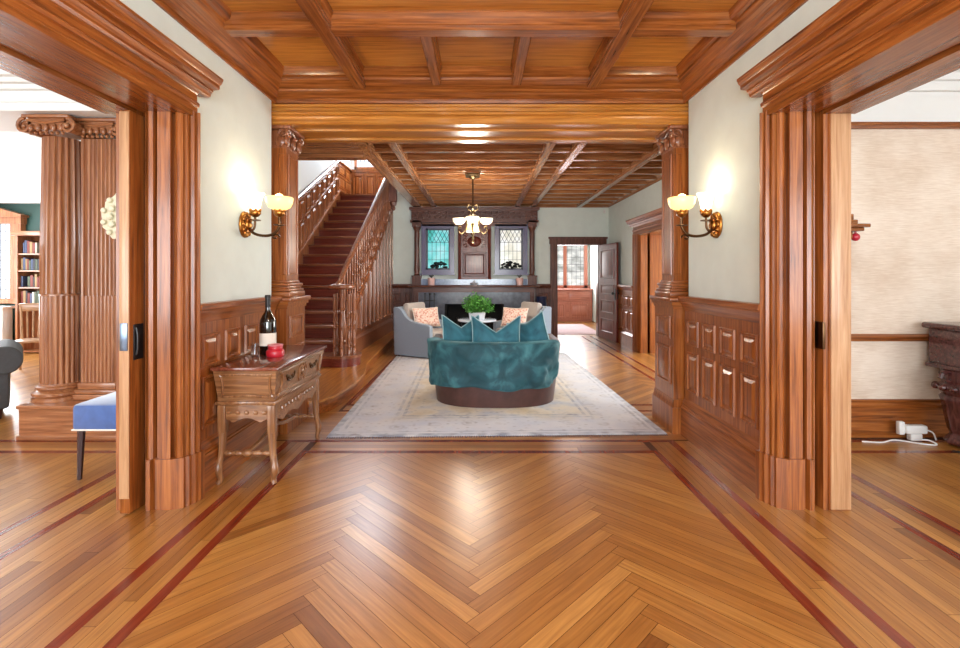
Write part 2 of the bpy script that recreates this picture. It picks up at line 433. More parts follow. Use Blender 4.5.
def planks(x0, x1, y0, y1, w=.075, axis='y'):
    a0, a1, b0, b1 = (x0, x1, y0, y1) if axis == 'y' else (y0, y1, x0, x1)
    n = max(1, round((a1-a0)/w)); w = (a1-a0)/n
    for i in range(n):
        p = b0; 
        while p < b1:
            q = min(b1, p+random.uniform(1.2, 2.8))
            r = [(a0+i*w+G, p+G), (a0+(i+1)*w-G, p+G), (a0+(i+1)*w-G, q-G), (a0+i*w+G, q-G)]
            FB.poly(r if axis == 'y' else [(y, x) for x, y in r], (0, 1) if axis == 'y' else (1, 0), tone()); p = q
SB = MB()
def stripe(x0, x1, y0, y1): SB.box(x0, x1, y0, y1, -.0015, .0004)
sw = .027
# hall
herring(-1.365, 1.365, -2.2, 3.77)
for s in (-1, 1):
    a, b = 1.392, 1.61
    stripe(*sorted((s*(a-sw), s*(a+sw))), -2.2, 3.80+sw); stripe(*sorted((s*(b-sw), s*(b+sw))), -2.2, 4.05+sw)
    planks(*sorted((s*(a+sw), s*(b-sw))), -2.2, 4.05-sw, w=.062)
    planks(*sorted((s*(b+sw), s*2.353)), -2.2, 4.05, w=.07)
    stripe(*sorted((s*(2.38-sw), s*(2.38+sw))), -2.2, 3.80+sw); stripe(*sorted((s*(2.6-sw), s*(2.6+sw))), -2.2, 3.8+sw)
    planks(*sorted((s*(2.38+sw), s*(2.6-sw))), -2.2, 3.77, w=.06)
    X1 = 9.2 if s < 0 else 6.2
    planks(*sorted((s*(2.6+sw), s*X1)), -2.2, 3.773, w=.07)
    stripe(*sorted((s*2.353, s*X1)), 3.80-sw, 3.80+sw); stripe(*sorted((s*2.353, s*X1)), 4.05-sw, 4.05+sw)
    planks(*sorted((s*2.353, s*X1)), 3.827, 4.023, w=.065, axis='x')
stripe(-1.392+sw, 1.392-sw, 3.80-sw, 3.80+sw); stripe(-1.61+sw, 1.61-sw, 4.05-sw, 4.05+sw)
planks(-1.365, 1.365, 3.827, 4.023, w=.065, axis='x')
planks(-2.353, 2.353, 4.077, 4.92, w=.07, axis='x')
# living hall beyond
herring(-1.40, 2.30, 5.2, 10.95)
stripe(-1.427, 2.35, 4.92, 4.974); stripe(-1.427, 2.35, 5.146, 5.2); planks(-1.427, 2.35, 4.974, 5.146, w=.06, axis='x')
stripe(2.30, 2.354, 5.2, 10.95); planks(2.354, 2.50, 4.92, 10.95, w=.06); stripe(2.50, 2.554, 4.92, 10.95); planks(2.554, 3.3, 4.92, 10.95, w=.07)
stripe(-1.454, -1.40, 5.2, 10.95); planks(-2.1, -1.454, 4.92, 10.95, w=.07)
planks(3.3, 6.2, 4.3, 10.95); planks(-9.2, -3.4, 4.077, 9); planks(1.2, 3.4, 10.95, 15, w=.08)
planks(-3.4, -2.353, 4.077, 4.92)
me = bpy.data.meshes.new('floor'); me.from_pydata(FB.v, [], FB.f)
uvl = me.uv_layers.new(name='grain'); at = me.attributes.new('tone', 'FLOAT', 'FACE')
for i, p in enumerate(me.polygons):
    at.data[i].value = FB.t[i]
    for j, li in enumerate(p.loop_indices): uvl.data[li].uv = FB.uv[i][j]
bm = bmesh.new(); bm.from_mesh(me)
for f in bm.faces:
    if f.normal.z < 0: f.normal_flip()
bm.to_mesh(me); bm.free()
me.materials.append(M['floor'])
floor = bpy.data.objects.new('floor', me); COL.objects.link(floor); struct(floor)
sub = MB().box(-9.3, 6.3, -2.3, 15.2, -.06, -.0016); sub.build('subfloor', M['subfloor'], floor)
SB.build('inlay_stripe', M['stripe'], floor)

# ------------------------------------------------------------------ wall helper
def holes_wall(mb, axis, a0, a1, c0, c1, z0, z1, holes=()):
    A = sorted({a0, a1, *[h[0] for h in holes], *[h[1] for h in holes]}); Z = sorted({z0, z1, *[h[2] for h in holes], *[h[3] for h in holes]})
    for i in range(len(A)-1):
        for j in range(len(Z)-1):
            am, zm = (A[i]+A[i+1])/2, (Z[j]+Z[j+1])/2
            if any(h[0] < am < h[1] and h[2] < zm < h[3] for h in holes): continue
            if axis == 'x': mb.box(A[i], A[i+1], c0, c1, Z[j], Z[j+1])
            else: mb.box(c0, c1, A[i], A[i+1], Z[j], Z[j+1])
    return mb
HC = 3.2    # slab height
WX = 1.83   # hall plaster plane
HEAD = 2.39 # top of the wide openings
def mir(pts, s): return [(s*x, y) for x, y in pts]

for s, side in ((-1, 'left'), (1, 'right')):
    w = MB()
    holes_wall(w, 'y', -2.2, 4.21, *sorted((s*WX, s*2.2)), 0, HC, [(.5, 2.95, 0, HEAD)])
    struct(w.build('wall_'+side, M['plaster'], smooth=0))
    struct(MB().box(*sorted((s*2.105, s*2.2)), 4.21, 4.66, 0, HC).build('trim_11' if s < 0 else 'trim_12', M['white'], smooth=0))
    # --- casing of the wide opening: moulded post (plan profile), plinth, entablature
    d = sroot('door_1' if s < 0 else 'door_2')
    prof = [(1.85, 3.13), (1.765, 3.13), (1.75, 3.115), (1.745, 3.09), (1.755, 3.075), (1.768, 3.07), (1.768, 3.05), (1.758, 3.04), (1.758, 3.02), (1.775, 3.008),
            (1.81, 3.01), (1.81, 3.0), (1.778, 2.985), (1.782, 2.965), (1.80, 2.955), (1.83, 2.95), (1.83, 2.94), (1.793, 2.925), (1.803, 2.905), (1.82, 2.90), (1.825, 2.885), (1.85, 2.95), (1.857, 2.95), (1.852, 2.87), (1.93, 2.87),
            (1.936, 3.1), (1.946, 3.1), (1.955, 2.87), (1.975, 2.86), (1.99, 2.87), (1.994, 3.1), (2.004, 3.1), (2.008, 2.89), (2.015, 2.89), (2.02, 2.93), (2.045, 2.93), (2.05, 2.865), (2.075, 2.865), (2.08, 2.855), (2.2, 2.855), (2.215, 2.87), (2.215, 3.0), (2.15, 3.0)]
    sq = lambda P: [(x, 2.87+(y-2.87)*.56 if y > 2.87 and x < 2 else y) for x, y in P]
    prof = sq(prof)
    if s < 0: prof = [(min(x, 2.165), y) for x, y in prof]
    MB().prism(mir(prof, s), 'z', 0, HEAD+.02).build('casing_post', OAK['z'], d, smooth=12)
    plin = [(1.85, 3.15), (1.735, 3.145), (1.735, 3.07), (1.747, 3.05), (1.747, 3.01), (1.765, 2.99), (1.765, 2.95), (1.782, 2.935), (1.782, 2.9), (1.81, 2.88), (1.84, 2.858), (1.935, 2.858), (1.94, 2.88), (1.95, 2.88), (1.96, 2.85), (1.985, 2.85), (2.0, 2.88), (2.0, 3.0), (1.9, 3.0)]
    plin = sq(plin)
    MB().prism(mir(plin, s), 'z', 0, .30).build('plinth_block', OAK['z'], d, smooth=12)
    # near post of the same opening (behind the lens)
    MB().box(*sorted((s*1.75, s*2.22)), .34, .52, 0, HEAD).build('casing_post', OAK['z'], d)
    ent = [(1.83-(1.83-x)*.76, z) for x, z in [(1.85, HEAD), (1.768, HEAD), (1.755, 2.395), (1.755, 2.42), (1.765, 2.425), (1.765, 2.45), (1.75, 2.456), (1.745, 2.475), (1.755, 2.485), (1.768, 2.49), (1.768, 2.535), (1.76, 2.54), (1.752, 2.555), (1.735, 2.56),
           (1.73, 2.575), (1.72, 2.59), (1.71, 2.592), (1.71, 2.602), (1.66, 2.606), (1.655, 2.612), (1.655, 2.632), (1.645, 2.636), (1.635, 2.646), (1.628, 2.66), (1.624, 2.662), (1.624, 2.675), (1.85, 2.675)]]
    MB().prism(mir(ent, s), 'y', .2, 3.025).prism(mir([(1.85, 2.56)]+[p for p in ent if 2.55 < p[1]][:-1]+[(1.85, 2.675)], s), 'y', 3.025, 3.13).build('entablature', OAK['y'], d, smooth=12)
    sof = MB()
    sof.box(*sorted((s*1.765, s*2.03)), .5, 2.95, HEAD-.012, HEAD+.02).box(*sorted((s*2.05, s*2.20)), .5, 2.95, HEAD-.03, HEAD+.02)
    sof.box(*sorted((s*2.2, s*2.235)), .3, 2.86, HEAD-.03, HEAD+.2)
    sof.build('head_jamb', BEAM['y'], d)
    # --- pocket door showing its edge, with pull and strike
    if s < 0:
        pd = MB().cbox(-2.095, -2.035, 2.79, 2.93, .012, HEAD-.03, .004).build('pocket_door', OAK['z'], d)
        MB().cbox(-2.093, -2.037, 2.783, 2.7895, .10, HEAD-.04, .002).build('edge_strip', PALE['z'], pd)
        pull = MB().cbox(-2.036, -2.028, 2.815, 2.895, .90, 1.11, .006)
        pull.tube([(-2.026, 2.83, .93), (-2.018, 2.83, .97), (-2.018, 2.83, 1.05), (-2.026, 2.83, 1.09)], .007)
        pull.build('flush_pull', M['black'], pd)
        MB().cbox(-2.088, -2.042, 2.779, 2.786, .96, 1.12, .002).build('strike_plate', plain('grey_steel', (110, 122, 140), .3, metal=1), pd)
    else:
        MB().cbox(2.028, 2.045, 2.84, 2.925, .96, 1.12, .002).build('strike_plate', M['bronze'], d)
        MB().cbox(2.085, 2.205, 2.849, 2.9, .005, HEAD-.03, .004).build('stop_board', PALE['z'], d)

    # --- wainscot
    wn = MB()
    wn.box(*sorted((s*1.795, s*WX)), 3.0, 4.21, .30, 1.14)
    for i in range(4):
        y0 = 3.09+i*.282; y1 = y0+.21
        wn.panel(*[(s*1.795, y, z) for y, z in ((y0, .80), (y1, .80), (y1, 1.015), (y0, 1.015))], (-s, 0, 0))
        wn.panel(*[(s*1.795, y, z) for y, z in ((y0, .40), (y1, .40), (y1, .745), (y0, .745))], (-s, 0, 0))
    tr = struct(wn.build('trim_1' if s < 0 else 'trim_2', OAK['z'], smooth=18))
    cap = [(WX, 1.09), (1.79, 1.09), (1.783, 1.11), (1.775, 1.135), (1.757, 1.155), (1.752, 1.175), (1.735, 1.18), (1.735, 1.205), (1.745, 1.215), (WX, 1.215)]
    MB().prism(mir(cap, s), 'y', 3.0, 4.21).build('chair_rail', OAK['y'], tr)
    bb = [(WX, 0), (1.76, 0), (1.76, .245), (1.768, .25), (1.768, .262), (1.775, .268), (1.778, .295), (1.79, .315), (1.795, .33), (WX, .33)]
    struct(MB().prism(mir(bb, s), 'y', 3.0, 4.21).build('baseboard_'+side, OAK['y']))

# end wall behind the lens, with unseen windows added for frontal light, and outer walls of the side rooms
w = MB(); holes_wall(w, 'x', -9.2, 6.2, -2.3, -2.2, 0, HC, [(-1.4, 1.4, .5, 2.7), (-7.4, -3.4, .6, 2.7), (3, 5.8, .6, 2.7)])
struct(w.build('wall_back', M['plaster'], smooth=0))
for i, (a, b) in enumerate(((-1.4, 1.4), (-7.4, -3.4), (3, 5.8))):
    fr = MB()
    for x in (a, (a+b)/2-.03, b-.06): fr.box(x, x+.06, -2.28, -2.22, .5 if i == 0 else .6, 2.7)
    fr.box(a, b, -2.28, -2.22, .5 if i == 0 else .6, .68).box(a, b, -2.28, -2.22, 2.62, 2.7)
    struct(fr.build('window_%d' % (i+6), M['white']))

# ------------------------------------------------------------------ hall ceiling
ceil = sroot('ceiling')
MB().box(-WX, WX, -2.2, 4.7, 3.12, HC).build('ceiling_panel', CEIL['x'], ceil)
def beam(mb, axis, c, a, b, zb=3.0, zt=3.13, hw=.05, lip=.025):
    pr = [(c-hw-lip, zt), (c-hw-lip, zt-.02), (c-hw-lip*.6, zt-.035), (c-hw-.006, zt-.05), (c-hw-.006, zb+.035), (c-hw, zb+.03), (c-hw, zb+.006), (c-hw+.006, zb),
          (c+hw-.006, zb), (c+hw, zb+.006), (c+hw, zb+.03), (c+hw+.006, zb+.035), (c+hw+.006, zt-.05), (c+hw+lip*.6, zt-.035), (c+hw+lip, zt-.02), (c+hw+lip, zt)]
    mb.prism(pr, axis, a, b)
for x in (-1.03, .97): b_ = MB(); beam(b_, 'y', x, -2.2, 4.12); b_.build('beam', BEAM['y'], ceil, smooth=18)
for y in (3.2, 1.75, .3, -1.1): b_ = MB(); beam(b_, 'x', y, -1.68, 1.68, zb=3.01); b_.build('beam', BEAM['x'], ceil, smooth=18)
for x in (-.37, .31):
    b_ = MB(); beam(b_, 'y', x, 3.25, 4.1, zb=3.02, hw=.04, lip=.02); b_.build('beam', BEAM['y'], ceil, smooth=18)
cor = [(0, 2.93), (.015, 2.93), (.02, 2.95), (.02, 2.965), (.04, 2.975), (.06, 2.995), (.075, 3.0), (.085, 3.015), (.13, 3.03), (.155, 3.05), (.16, 3.065), (.185, 3.07), (.2, 3.09), (.215, 3.12), (.215, 3.13), (0, 3.13)]
for s in (-1, 1): MB().prism([(s*(WX-d), z) for d, z in cor], 'y', -2.2, 4.28).build('cornice', OAK['y'], ceil, smooth=18)
MB().prism([(4.3-d*1.6, z) for d, z in cor], 'x', -WX, WX).build('cornice', BEAM['x'], ceil, smooth=18)
# the cross beam between the two halls
bpf = [(4.30, 3.13), (4.30, 2.93), (4.285, 2.925), (4.285, 2.905), (4.30, 2.90), (4.30, 2.865), (4.27, 2.86), (4.255, 2.845), (4.255, 2.825), (4.28, 2.815), (4.29, 2.80), (4.29, 2.775), (4.275, 2.77), (4.275, 2.755), (4.29, 2.745),
       (4.36, 2.745), (4.37, 2.765), (4.48, 2.765), (4.49, 2.745), (4.58, 2.745), (4.59, 2.765), (4.78, 2.765), (4.79, 2.745), (4.87, 2.745), (4.88, 2.80), (4.9, 2.85), (4.93, 2.95), (4.95, 3.13)]
MB().prism(bpf, 'x', -2.2, 2.95).build('cross_beam', CEIL['x'], ceil, smooth=18)

# ------------------------------------------------------------------ living-hall ceiling
lc = sroot('trim_3')
MB().box(-1.42, 2.95, 4.9, 10.95, 3.08, HC).build('ceiling_panel', DARKC['x'], lc)
for x, hw in ((-1.42, .09), (-1.03, .05), (.84, .05), (1.2, .05), (2.24, .05)):
    b_ = MB(); beam(b_, 'y', x, 4.93, 10.9, zb=2.93, zt=3.09, hw=hw, lip=.025); b_.build('beam', DARKC['y'], lc, smooth=18)
for k in range(13):
    y = 5.22+.44*k; b_ = MB(); beam(b_, 'x', y, -1.42, 2.9, zb=2.96, zt=3.09, hw=.04, lip=.03); b_.build('beam', DARKC['x'], lc, smooth=18)
MB().prism([(2.92-d*.9, z) for d, z in cor], 'y', 4.9, 10.9).build('cornice', DARKC['y'], lc, smooth=18)
MB().prism([(10.9-d*.7, z) for d, z in cor], 'x', -1.45, 2.9).build('cornice', DARKC['x'], lc, smooth=18)
# lower soffit over the stair foot
so = MB().box(-3.35, -1.33, 4.9, 5.7, 2.80, HC)
so.box(-3.35, -1.35, 4.95, 5.05, 2.77, 2.80).box(-3.35, -1.35, 5.55, 5.7, 2.76, 2.80)
so.build('stair_soffit', DARKC['x'], lc)

# ------------------------------------------------------------------ living-hall walls
w = MB(); holes_wall(w, 'x', -2.0, 2.95, 10.9, 11.05, 0, 5.5, [(-1.25, -.65, 1.48, 2.50), (.40, 1.0, 1.48, 2.50), (1.75, 2.68, 0, 2.10), (-.8, .55, 0, .78)])
struct(w.build('wall_far', M['plaster'], smooth=0))
w = MB(); holes_wall(w, 'y', 4.66, 11.0, 2.92, 3.3, 0, HC, [(5.6, 8.62, 0, 2.14)])
w.box(2.2, 2.95, 4.5, 4.66, 0, HC)
struct(w.build('wall_east', M['plaster'], smooth=0))
# wainscot of the far wall and right wall
wn = MB()
for a, b in ((-2.0, -1.5), (1.25, 1.6)):
    wn.box(a, b, 10.86, 10.9, 0, 1.15)
    n = max(1, round((b-a)/.3)); q = (b-a)/n
    for i in range(n):
        x0, x1 = a+i*q+.04, a+(i+1)*q-.04
        for z0, z1 in ((.78, 1.0), (.32, .72)):
            wn.panel((x0, 10.86, z0), (x1, 10.86, z0), (x1, 10.86, z1), (x0, 10.86, z1), (0, -1, 0))
    wn.prism([(10.9, 1.10), (10.85, 1.10), (10.82, 1.15), (10.80, 1.17), (10.80, 1.2), (10.9, 1.2)], 'x', a, b)
    wn.prism([(10.9, 0), (10.83, 0), (10.83, .24), (10.86, .28), (10.9, .28)], 'x', a, b)
struct(wn.build('trim_4', WALN['z'], smooth=18))
wn = MB(); a, b = 8.95, 10.86
wn.box(2.88, 2.92, a, b, 0, 1.15)
for i in range(6):
    y0, y1 = a+.05+i*.31, a+.29+i*.31
    for z0, z1 in ((.78, 1.0), (.32, .72)): wn.panel((2.88, y0, z0), (2.88, y1, z0), (2.88, y1, z1), (2.88, y0, z1), (-1, 0, 0))
wn.prism([(2.92, 1.10), (2.87, 1.10), (2.84, 1.15), (2.82, 1.17), (2.82, 1.2), (2.92, 1.2)], 'y', a, b)
wn.prism([(2.92, 0), (2.85, 0), (2.85, .24), (2.88, .28), (2.92, .28)], 'y', a, b)
struct(wn.build('trim_5', OAK['z'], smooth=18))
# cased opening in the right wall
d = sroot('door_3')
MB().prism([(2.93, 8.94), (2.84, 8.94), (2.825, 8.90), (2.84, 8.88), (2.835, 8.80), (2.85, 8.76), (2.845, 8.70), (2.86, 8.66), (2.88, 8.60), (3.0, 8.60), (3.01, 8.62), (3.04, 8.62), (3.05, 8.59), (3.3, 8.59), (3.31, 8.66), (3.0, 8.66)], 'z', 0, 2.14).build('casing_post', OAK['z'], d)
MB().prism([(2.93, 5.36), (2.84, 5.36), (2.84, 5.6), (3.3, 5.6), (3.3, 5.5), (2.93, 5.5)], 'z', 0, 2.14).build('casing_post', OAK['z'], d)
e2 = [(2.93+(x-1.85), z-.25) for x, z in ent]
MB().prism(e2, 'y', 5.3, 8.98).prism([(2.93, 2.31)]+[p for p in e2 if p[1] > 2.305][:-1]+[(2.93, 2.425)], 'y', 8.98, 9.08).build('entablature', OAK['y'], d, smooth=12)
MB().box(2.86, 3.3, 5.6, 8.62, 2.11, 2.15).build('head_jamb', BEAM['y'], d)
# vestibule beyond it
w = MB(); holes_wall(w, 'y', 4.3, 11, 6.1, 6.2, 0, HC, [(6.0, 9.6, .5, 2.5)]); w.box(3.3, 6.2, 9.9, 10.0, 0, HC).box(3.3, 6.2, 4.3, 4.4, 0, HC)
struct(w.build('wall_vestibule', M['plaster'], smooth=0))
f = MB()
for y in (6.0, 7.15, 8.3, 9.52): f.box(6.08, 6.16, y, y+.08, .5, 2.5)
f.box(6.08, 6.16, 6, 9.6, .5, .58).box(6.08, 6.16, 6, 9.6, 2.42, 2.5).box(6.1, 6.14, 6, 9.6, 1.5, 1.53)
wv = struct(f.build('window_5', OAK['z'])); MB().box(6.14, 6.15, 6.05, 9.55, .55, 2.45).build('pane', M['pane_day'], wv)

# rear doorway: casing and open panelled door
d = sroot('door_4')
c = MB()
c.box(1.59, 1.75, 10.85, 10.9, 0, 2.10).box(1.605, 1.735, 10.83, 10.85, 0, 2.1).box(2.68, 2.84, 10.85, 10.9, 0, 2.1).box(2.695, 2.825, 10.83, 10.85, 0, 2.1)
c.box(1.57, 2.86, 10.84, 10.9, 2.10, 2.25).box(1.55, 2.88, 10.82, 10.9, 2.22, 2.26).box(1.73, 1.76, 10.88, 11.05, 0, 2.1).box(2.67, 2.69, 10.88, 11.05, 0, 2.1).box(1.75, 2.68, 10.88, 11.05, 2.08, 2.1)
c.build('door_casing', WALN['z'], d)
door = struct(bpy.data.objects.new('door_5', None)); COL.objects.link(door); door.location = (2.69, 10.80, 0)
ang = math.atan2(9.84-10.80, 2.83-2.69); door.rotation_euler = (0, 0, ang)   # local +x runs from hinge to free edge
leaf = MB().box(0, .94, -.02, .02, .01, 2.07)
for z0, z1 in ((.16, .46), (.58, .86), (.98, 1.2), (1.32, 1.95)):
    for sy in (-1, 1):
        leaf.panel((.13, sy*.02, z0), (.81, sy*.02, z0), (.81, sy*.02, z1), (.13, sy*.02, z1), (0, sy, 0), rings=((0, 0), (.005, .012), (.02, .012), (.03, -.0005+.001), (.06, .001), (.09, .008)))
lf = leaf.build('leaf', MAHO['z'], door)
for sy in (-1, 1):
    k = MB().cbox(.84, .90, *sorted((sy*.021, sy*.028)), .88, 1.12, .003)
    k.tube([(.87, sy*.025, 1.02), (.87, sy*.06, 1.02)], .011).ball((.87, sy*.075, 1.02), .028)
    k.build('knob', M['black'], lf)
MB().cbox(.938, .945, -.014, .014, .9, 1.1, .001).build('lock_plate', M['black'], lf)

# rear room seen through the doorway
w = MB(); w.box(1.1, 1.2, 11.05, 15, 0, HC).box(3.4, 3.5, 11.05, 15, 0, HC).box(1.1, 3.5, 11.05, 15, HC-.1, HC)
holes_wall(w, 'x', 1.1, 3.5, 14.9, 15, 0, HC, [(1.4, 3.3, 1.05, 2.4)])
struct(w.build('wall_rear', M['plaster'], smooth=0))
f = MB()
for x in (1.4, 2.62-.04, 3.22): f.box(x, x+.1, 14.82, 14.96, 1.0, 2.45)
f.box(1.3, 3.4, 14.82, 14.96, .98, 1.08).box(1.3, 3.4, 14.82, 14.96, 2.38, 2.5)
wr = struct(f.build('window_3', PINKW['z']))
MB().box(1.45, 3.3, 14.93, 14.94, 1.05, 2.4).build('pane', M['pane_garden'], wr)
ld = MB()
for k in range(14): ld.box(1.5+k*.135, 1.508+k*.135, 14.918, 14.928, 1.05, 2.4)
for k in range(1, 6): ld.box(1.45, 3.3, 14.918, 14.928, 1.05+k*.225, 1.058+k*.225)
ld.build('lead_came', M['lead'], wr)
cb = thing('window_seat_cabinet', 'pinkish cherry built-in cabinet under the leaded window past the far doorway', 'cabinet', (2.3, 14.6, 0))
MB().box(1.22, 3.38, 14.45, 14.82, 0, .94).build('body', PINKW['x'], cb, world=True)
MB().cbox(1.21, 3.39, 14.40, 14.82, .94, .98, .01).build('top', PINKW['x'], cb, world=True)
for x0, x1 in ((1.3, 1.9), (1.98, 2.6), (2.68, 3.3)):
    MB().box(x0, x1, 14.435, 14.45, .08, .58).panel((x0+.06, 14.435, .13), (x1-.06, 14.435, .13), (x1-.06, 14.435, .53), (x0+.06, 14.435, .53), (0, -1, 0)).build('door', PINKW['z'], cb, world=True)
    MB().cbox(x0, x1, 14.43, 14.45, .64, .90, .006).build('drawer', PINKW['x'], cb, world=True)
rm = MB().cbox(1.35, 2.9, 11.3, 13.6, .001, .012, .004)
tag(shift(rm.build('floor_mat', plain('pale_pink_mat', (226, 190, 196), .8, noise=.08, nscale=14)), (2.1, 12.5, 0)), 'pale pink mat on the floor just through the far doorway', 'mat')

# ------------------------------------------------------------------ pedestals and pilasters at the wall ends
def pilaster(s, label):
    p = thing('pilaster', label, 'pilaster', (s*1.8, 4.45, 0))
    o = lambda mb, n, m, **k: mb.build(n, m, p, world=True, **k)
    X = lambda a, b: sorted((s*a, s*b))
    body = MB().box(*X(1.71, 2.1), 4.24, 4.69, .30, 1.13)
    body.panel((s*1.71, 4.30, .42), (s*1.71, 4.62, .42), (s*1.71, 4.62, .76), (s*1.71, 4.30, .76), (-s, 0, 0))
    body.panel((s*1.71, 4.30, .83), (s*1.71, 4.62, .83), (s*1.71, 4.62, 1.03), (s*1.71, 4.30, 1.03), (-s, 0, 0))
    o(body, 'pedestal', OAK['z'])
    o(MB().box(*X(1.69, 2.1), 4.215, 4.71, 0, .23).prism([(s*1.69, .23), (s*1.695, .25), (s*1.70, .26), (s*1.705, .30), (s*2.1, .30), (s*2.1, .23)], 'y', 4.23, 4.70), 'pedestal_base', OAK['z'])
    o(MB().box(*X(1.70, 2.1), 4.23, 4.70, 1.10, 1.13).box(*X(1.685, 2.1), 4.215, 4.715, 1.13, 1.16).cbox(*X(1.665, 2.1), 4.212, 4.73, 1.16, 1.20, .008), 'pedestal_cap', OAK['x'])
    b = MB()
    for d, z0, z1 in ((.05, 1.20, 1.25), (.04, 1.25, 1.275), (.025, 1.275, 1.30), (.035, 1.30, 1.325), (.012, 1.325, 1.35)):
        b.cbox(*X(1.75-d, 2.0), 4.34-d, 4.62+d, z0, z1, .008)
    o(b, 'shaft_base', OAK['x'])
    sh = MB().box(*X(1.75, 2.0), 4.34, 4.62, 1.35, 2.55)
    sh.panel((s*1.75, 4.375, 1.40), (s*1.75, 4.585, 1.40), (s*1.75, 4.585, 2.50), (s*1.75, 4.375, 2.50), (-s, 0, 0), rings=((0, 0), (.004, .01), (.014, .01), (.02, .001), (.03, .001)))
    sh.panel((s*1.76, 4.34, 1.40), (s*1.822, 4.34, 1.40), (s*1.822, 4.34, 2.50), (s*1.76, 4.34, 2.50), (0, -1, 0), rings=((0, 0), (.003, .006), (.008, .006), (.012, .001)))
    o(sh, 'shaft', OAK['z'])
    cp = MB().box(*X(1.745, 2.0), 4.335, 4.625, 2.55, 2.575).box(*X(1.76, 2.0), 4.35, 4.61, 2.575, 2.71).cbox(*X(1.70, 2.0), 4.29, 4.67, 2.715, 2.745, .008)
    for yy in (4.345, 4.48, 4.615):
        cp.ball((s*1.745, yy, 2.61), .025, .05, .05).ball((s*1.735, yy, 2.655), .028, .03, .02)
    cp.ball((s*1.80, 4.335, 2.61), .045, .022, .05)
    for yy in (4.32, 4.64):      # corner volutes
        for r0, off in ((.045, 0),):
            path = [(s*(1.728)+s*0, yy+(.045-.0042*k)*math.cos(k*.75), 2.675+(.045-.0042*k)*math.sin(k*.75)) for k in range(10)]
            cp.tube(path, .011, 6)
        cp.ball((s*1.73, yy, 2.675), .02, .012, .012)
    path = [(s*(1.77+(.045-.0042*k)*math.cos(k*.75)), 4.318, 2.675+(.045-.0042*k)*math.sin(k*.75)) for k in range(10)]
    cp.tube(path, .011, 6)
    path = [(s*(1.73+.03*(k/8)), 4.35+.27*k/8, 2.70+.012*math.sin(k*PI/4)) for k in range(9)]
    cp.tube(path, .012, 6)
    o(cp, 'capital', STAIRW['z'])
pilaster(-1, 'tall honey oak pilaster on a panelled pedestal at the foot of the stairs')
pilaster(1, 'tall honey oak pilaster on a panelled pedestal at the end of the right wall')

# ------------------------------------------------------------------ staircase
SXL, SXR = -3.30, -2.0
stairs_ = thing('staircase', 'long straight dark wood staircase with turned balusters rising beyond the hall', 'staircase', (-2.6, 6.84, 0))
o = lambda mb, n, m, **k: mb.build(n, m, stairs_, world=True, **k)
nose = lambda n: (6.84+.30*n, .46+.19*n)
for n in range(16):
    y, z = nose(n)
    dpt = .34 if n < 15 else 1.0
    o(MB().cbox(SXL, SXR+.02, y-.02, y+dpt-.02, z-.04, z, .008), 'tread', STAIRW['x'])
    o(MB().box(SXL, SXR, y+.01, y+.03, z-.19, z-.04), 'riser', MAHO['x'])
# low platform with curved front
plat = [(-3.3, 4.74), (-2.2, 4.74), (-1.78, 4.74), (-1.62, 4.80), (-1.54, 4.95), (-1.50, 5.2), (-1.47, 5.6), (-1.48, 6.0), (-1.54, 6.4), (-1.62, 6.8), (-1.66, 7.3), (-1.70, 8.2), (-1.78, 10.8), (-3.3, 10.8)]
off = lambda P, d: [(x+(d if x > -2.1 else 0), y-(d if y < 4.9 else 0)) for x, y in P]
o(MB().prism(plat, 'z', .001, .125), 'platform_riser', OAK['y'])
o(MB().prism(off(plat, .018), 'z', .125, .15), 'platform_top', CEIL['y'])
# bullnose step under the volute
bn = [(SXL, 6.9), (SXL, 6.52), (-2.1, 6.52)]+[(-1.92+.24*math.sin(a), 6.72-.24*math.cos(a)) for a in [k*PI/10-.6 for k in range(12)]]+[(-1.98, 7.1)]
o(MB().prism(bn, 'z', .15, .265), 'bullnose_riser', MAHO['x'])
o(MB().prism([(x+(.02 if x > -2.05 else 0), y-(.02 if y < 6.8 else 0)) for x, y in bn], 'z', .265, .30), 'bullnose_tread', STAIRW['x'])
# panelled side under the balusters
RB = ((0, 0), (.008, .028), (.026, .028), (.036, .002), (.055, .002), (.08, .024))
y0, z0 = nose(0); y1, z1 = nose(13.5)
sp = MB().prism([(6.9, .15), (10.9, .15), (10.9, z1-.05), (y0+.05, z0-.06)], 'x', SXR-.05, SXR)
sl = .19/.30
y = 7.35
while y < 10.7:
    za, zb = z0+sl*(y-y0)-.14, z0+sl*(y+.27-y0)-.14
    if za > .62: sp.panel((SXR, y, .50), (SXR, y+.27, .50), (SXR, y+.27, zb), (SXR, y, za), (1, 0, 0), rings=RB)
    y += .33
sp.prism([(SXR, .15), (SXR+.035, .15), (SXR+.035, .38), (SXR+.015, .42), (SXR, .43)], 'y', 6.95, 10.85)
o(sp, 'side_panel', STAIRW['z'], smooth=18)
# cut string brackets: a sloping moulding
o(MB().tube([(SXR+.01, y0, z0-.07), (SXR+.01, y1, z1-.07)], .03, 6), 'string_moulding', STAIRW['y'])
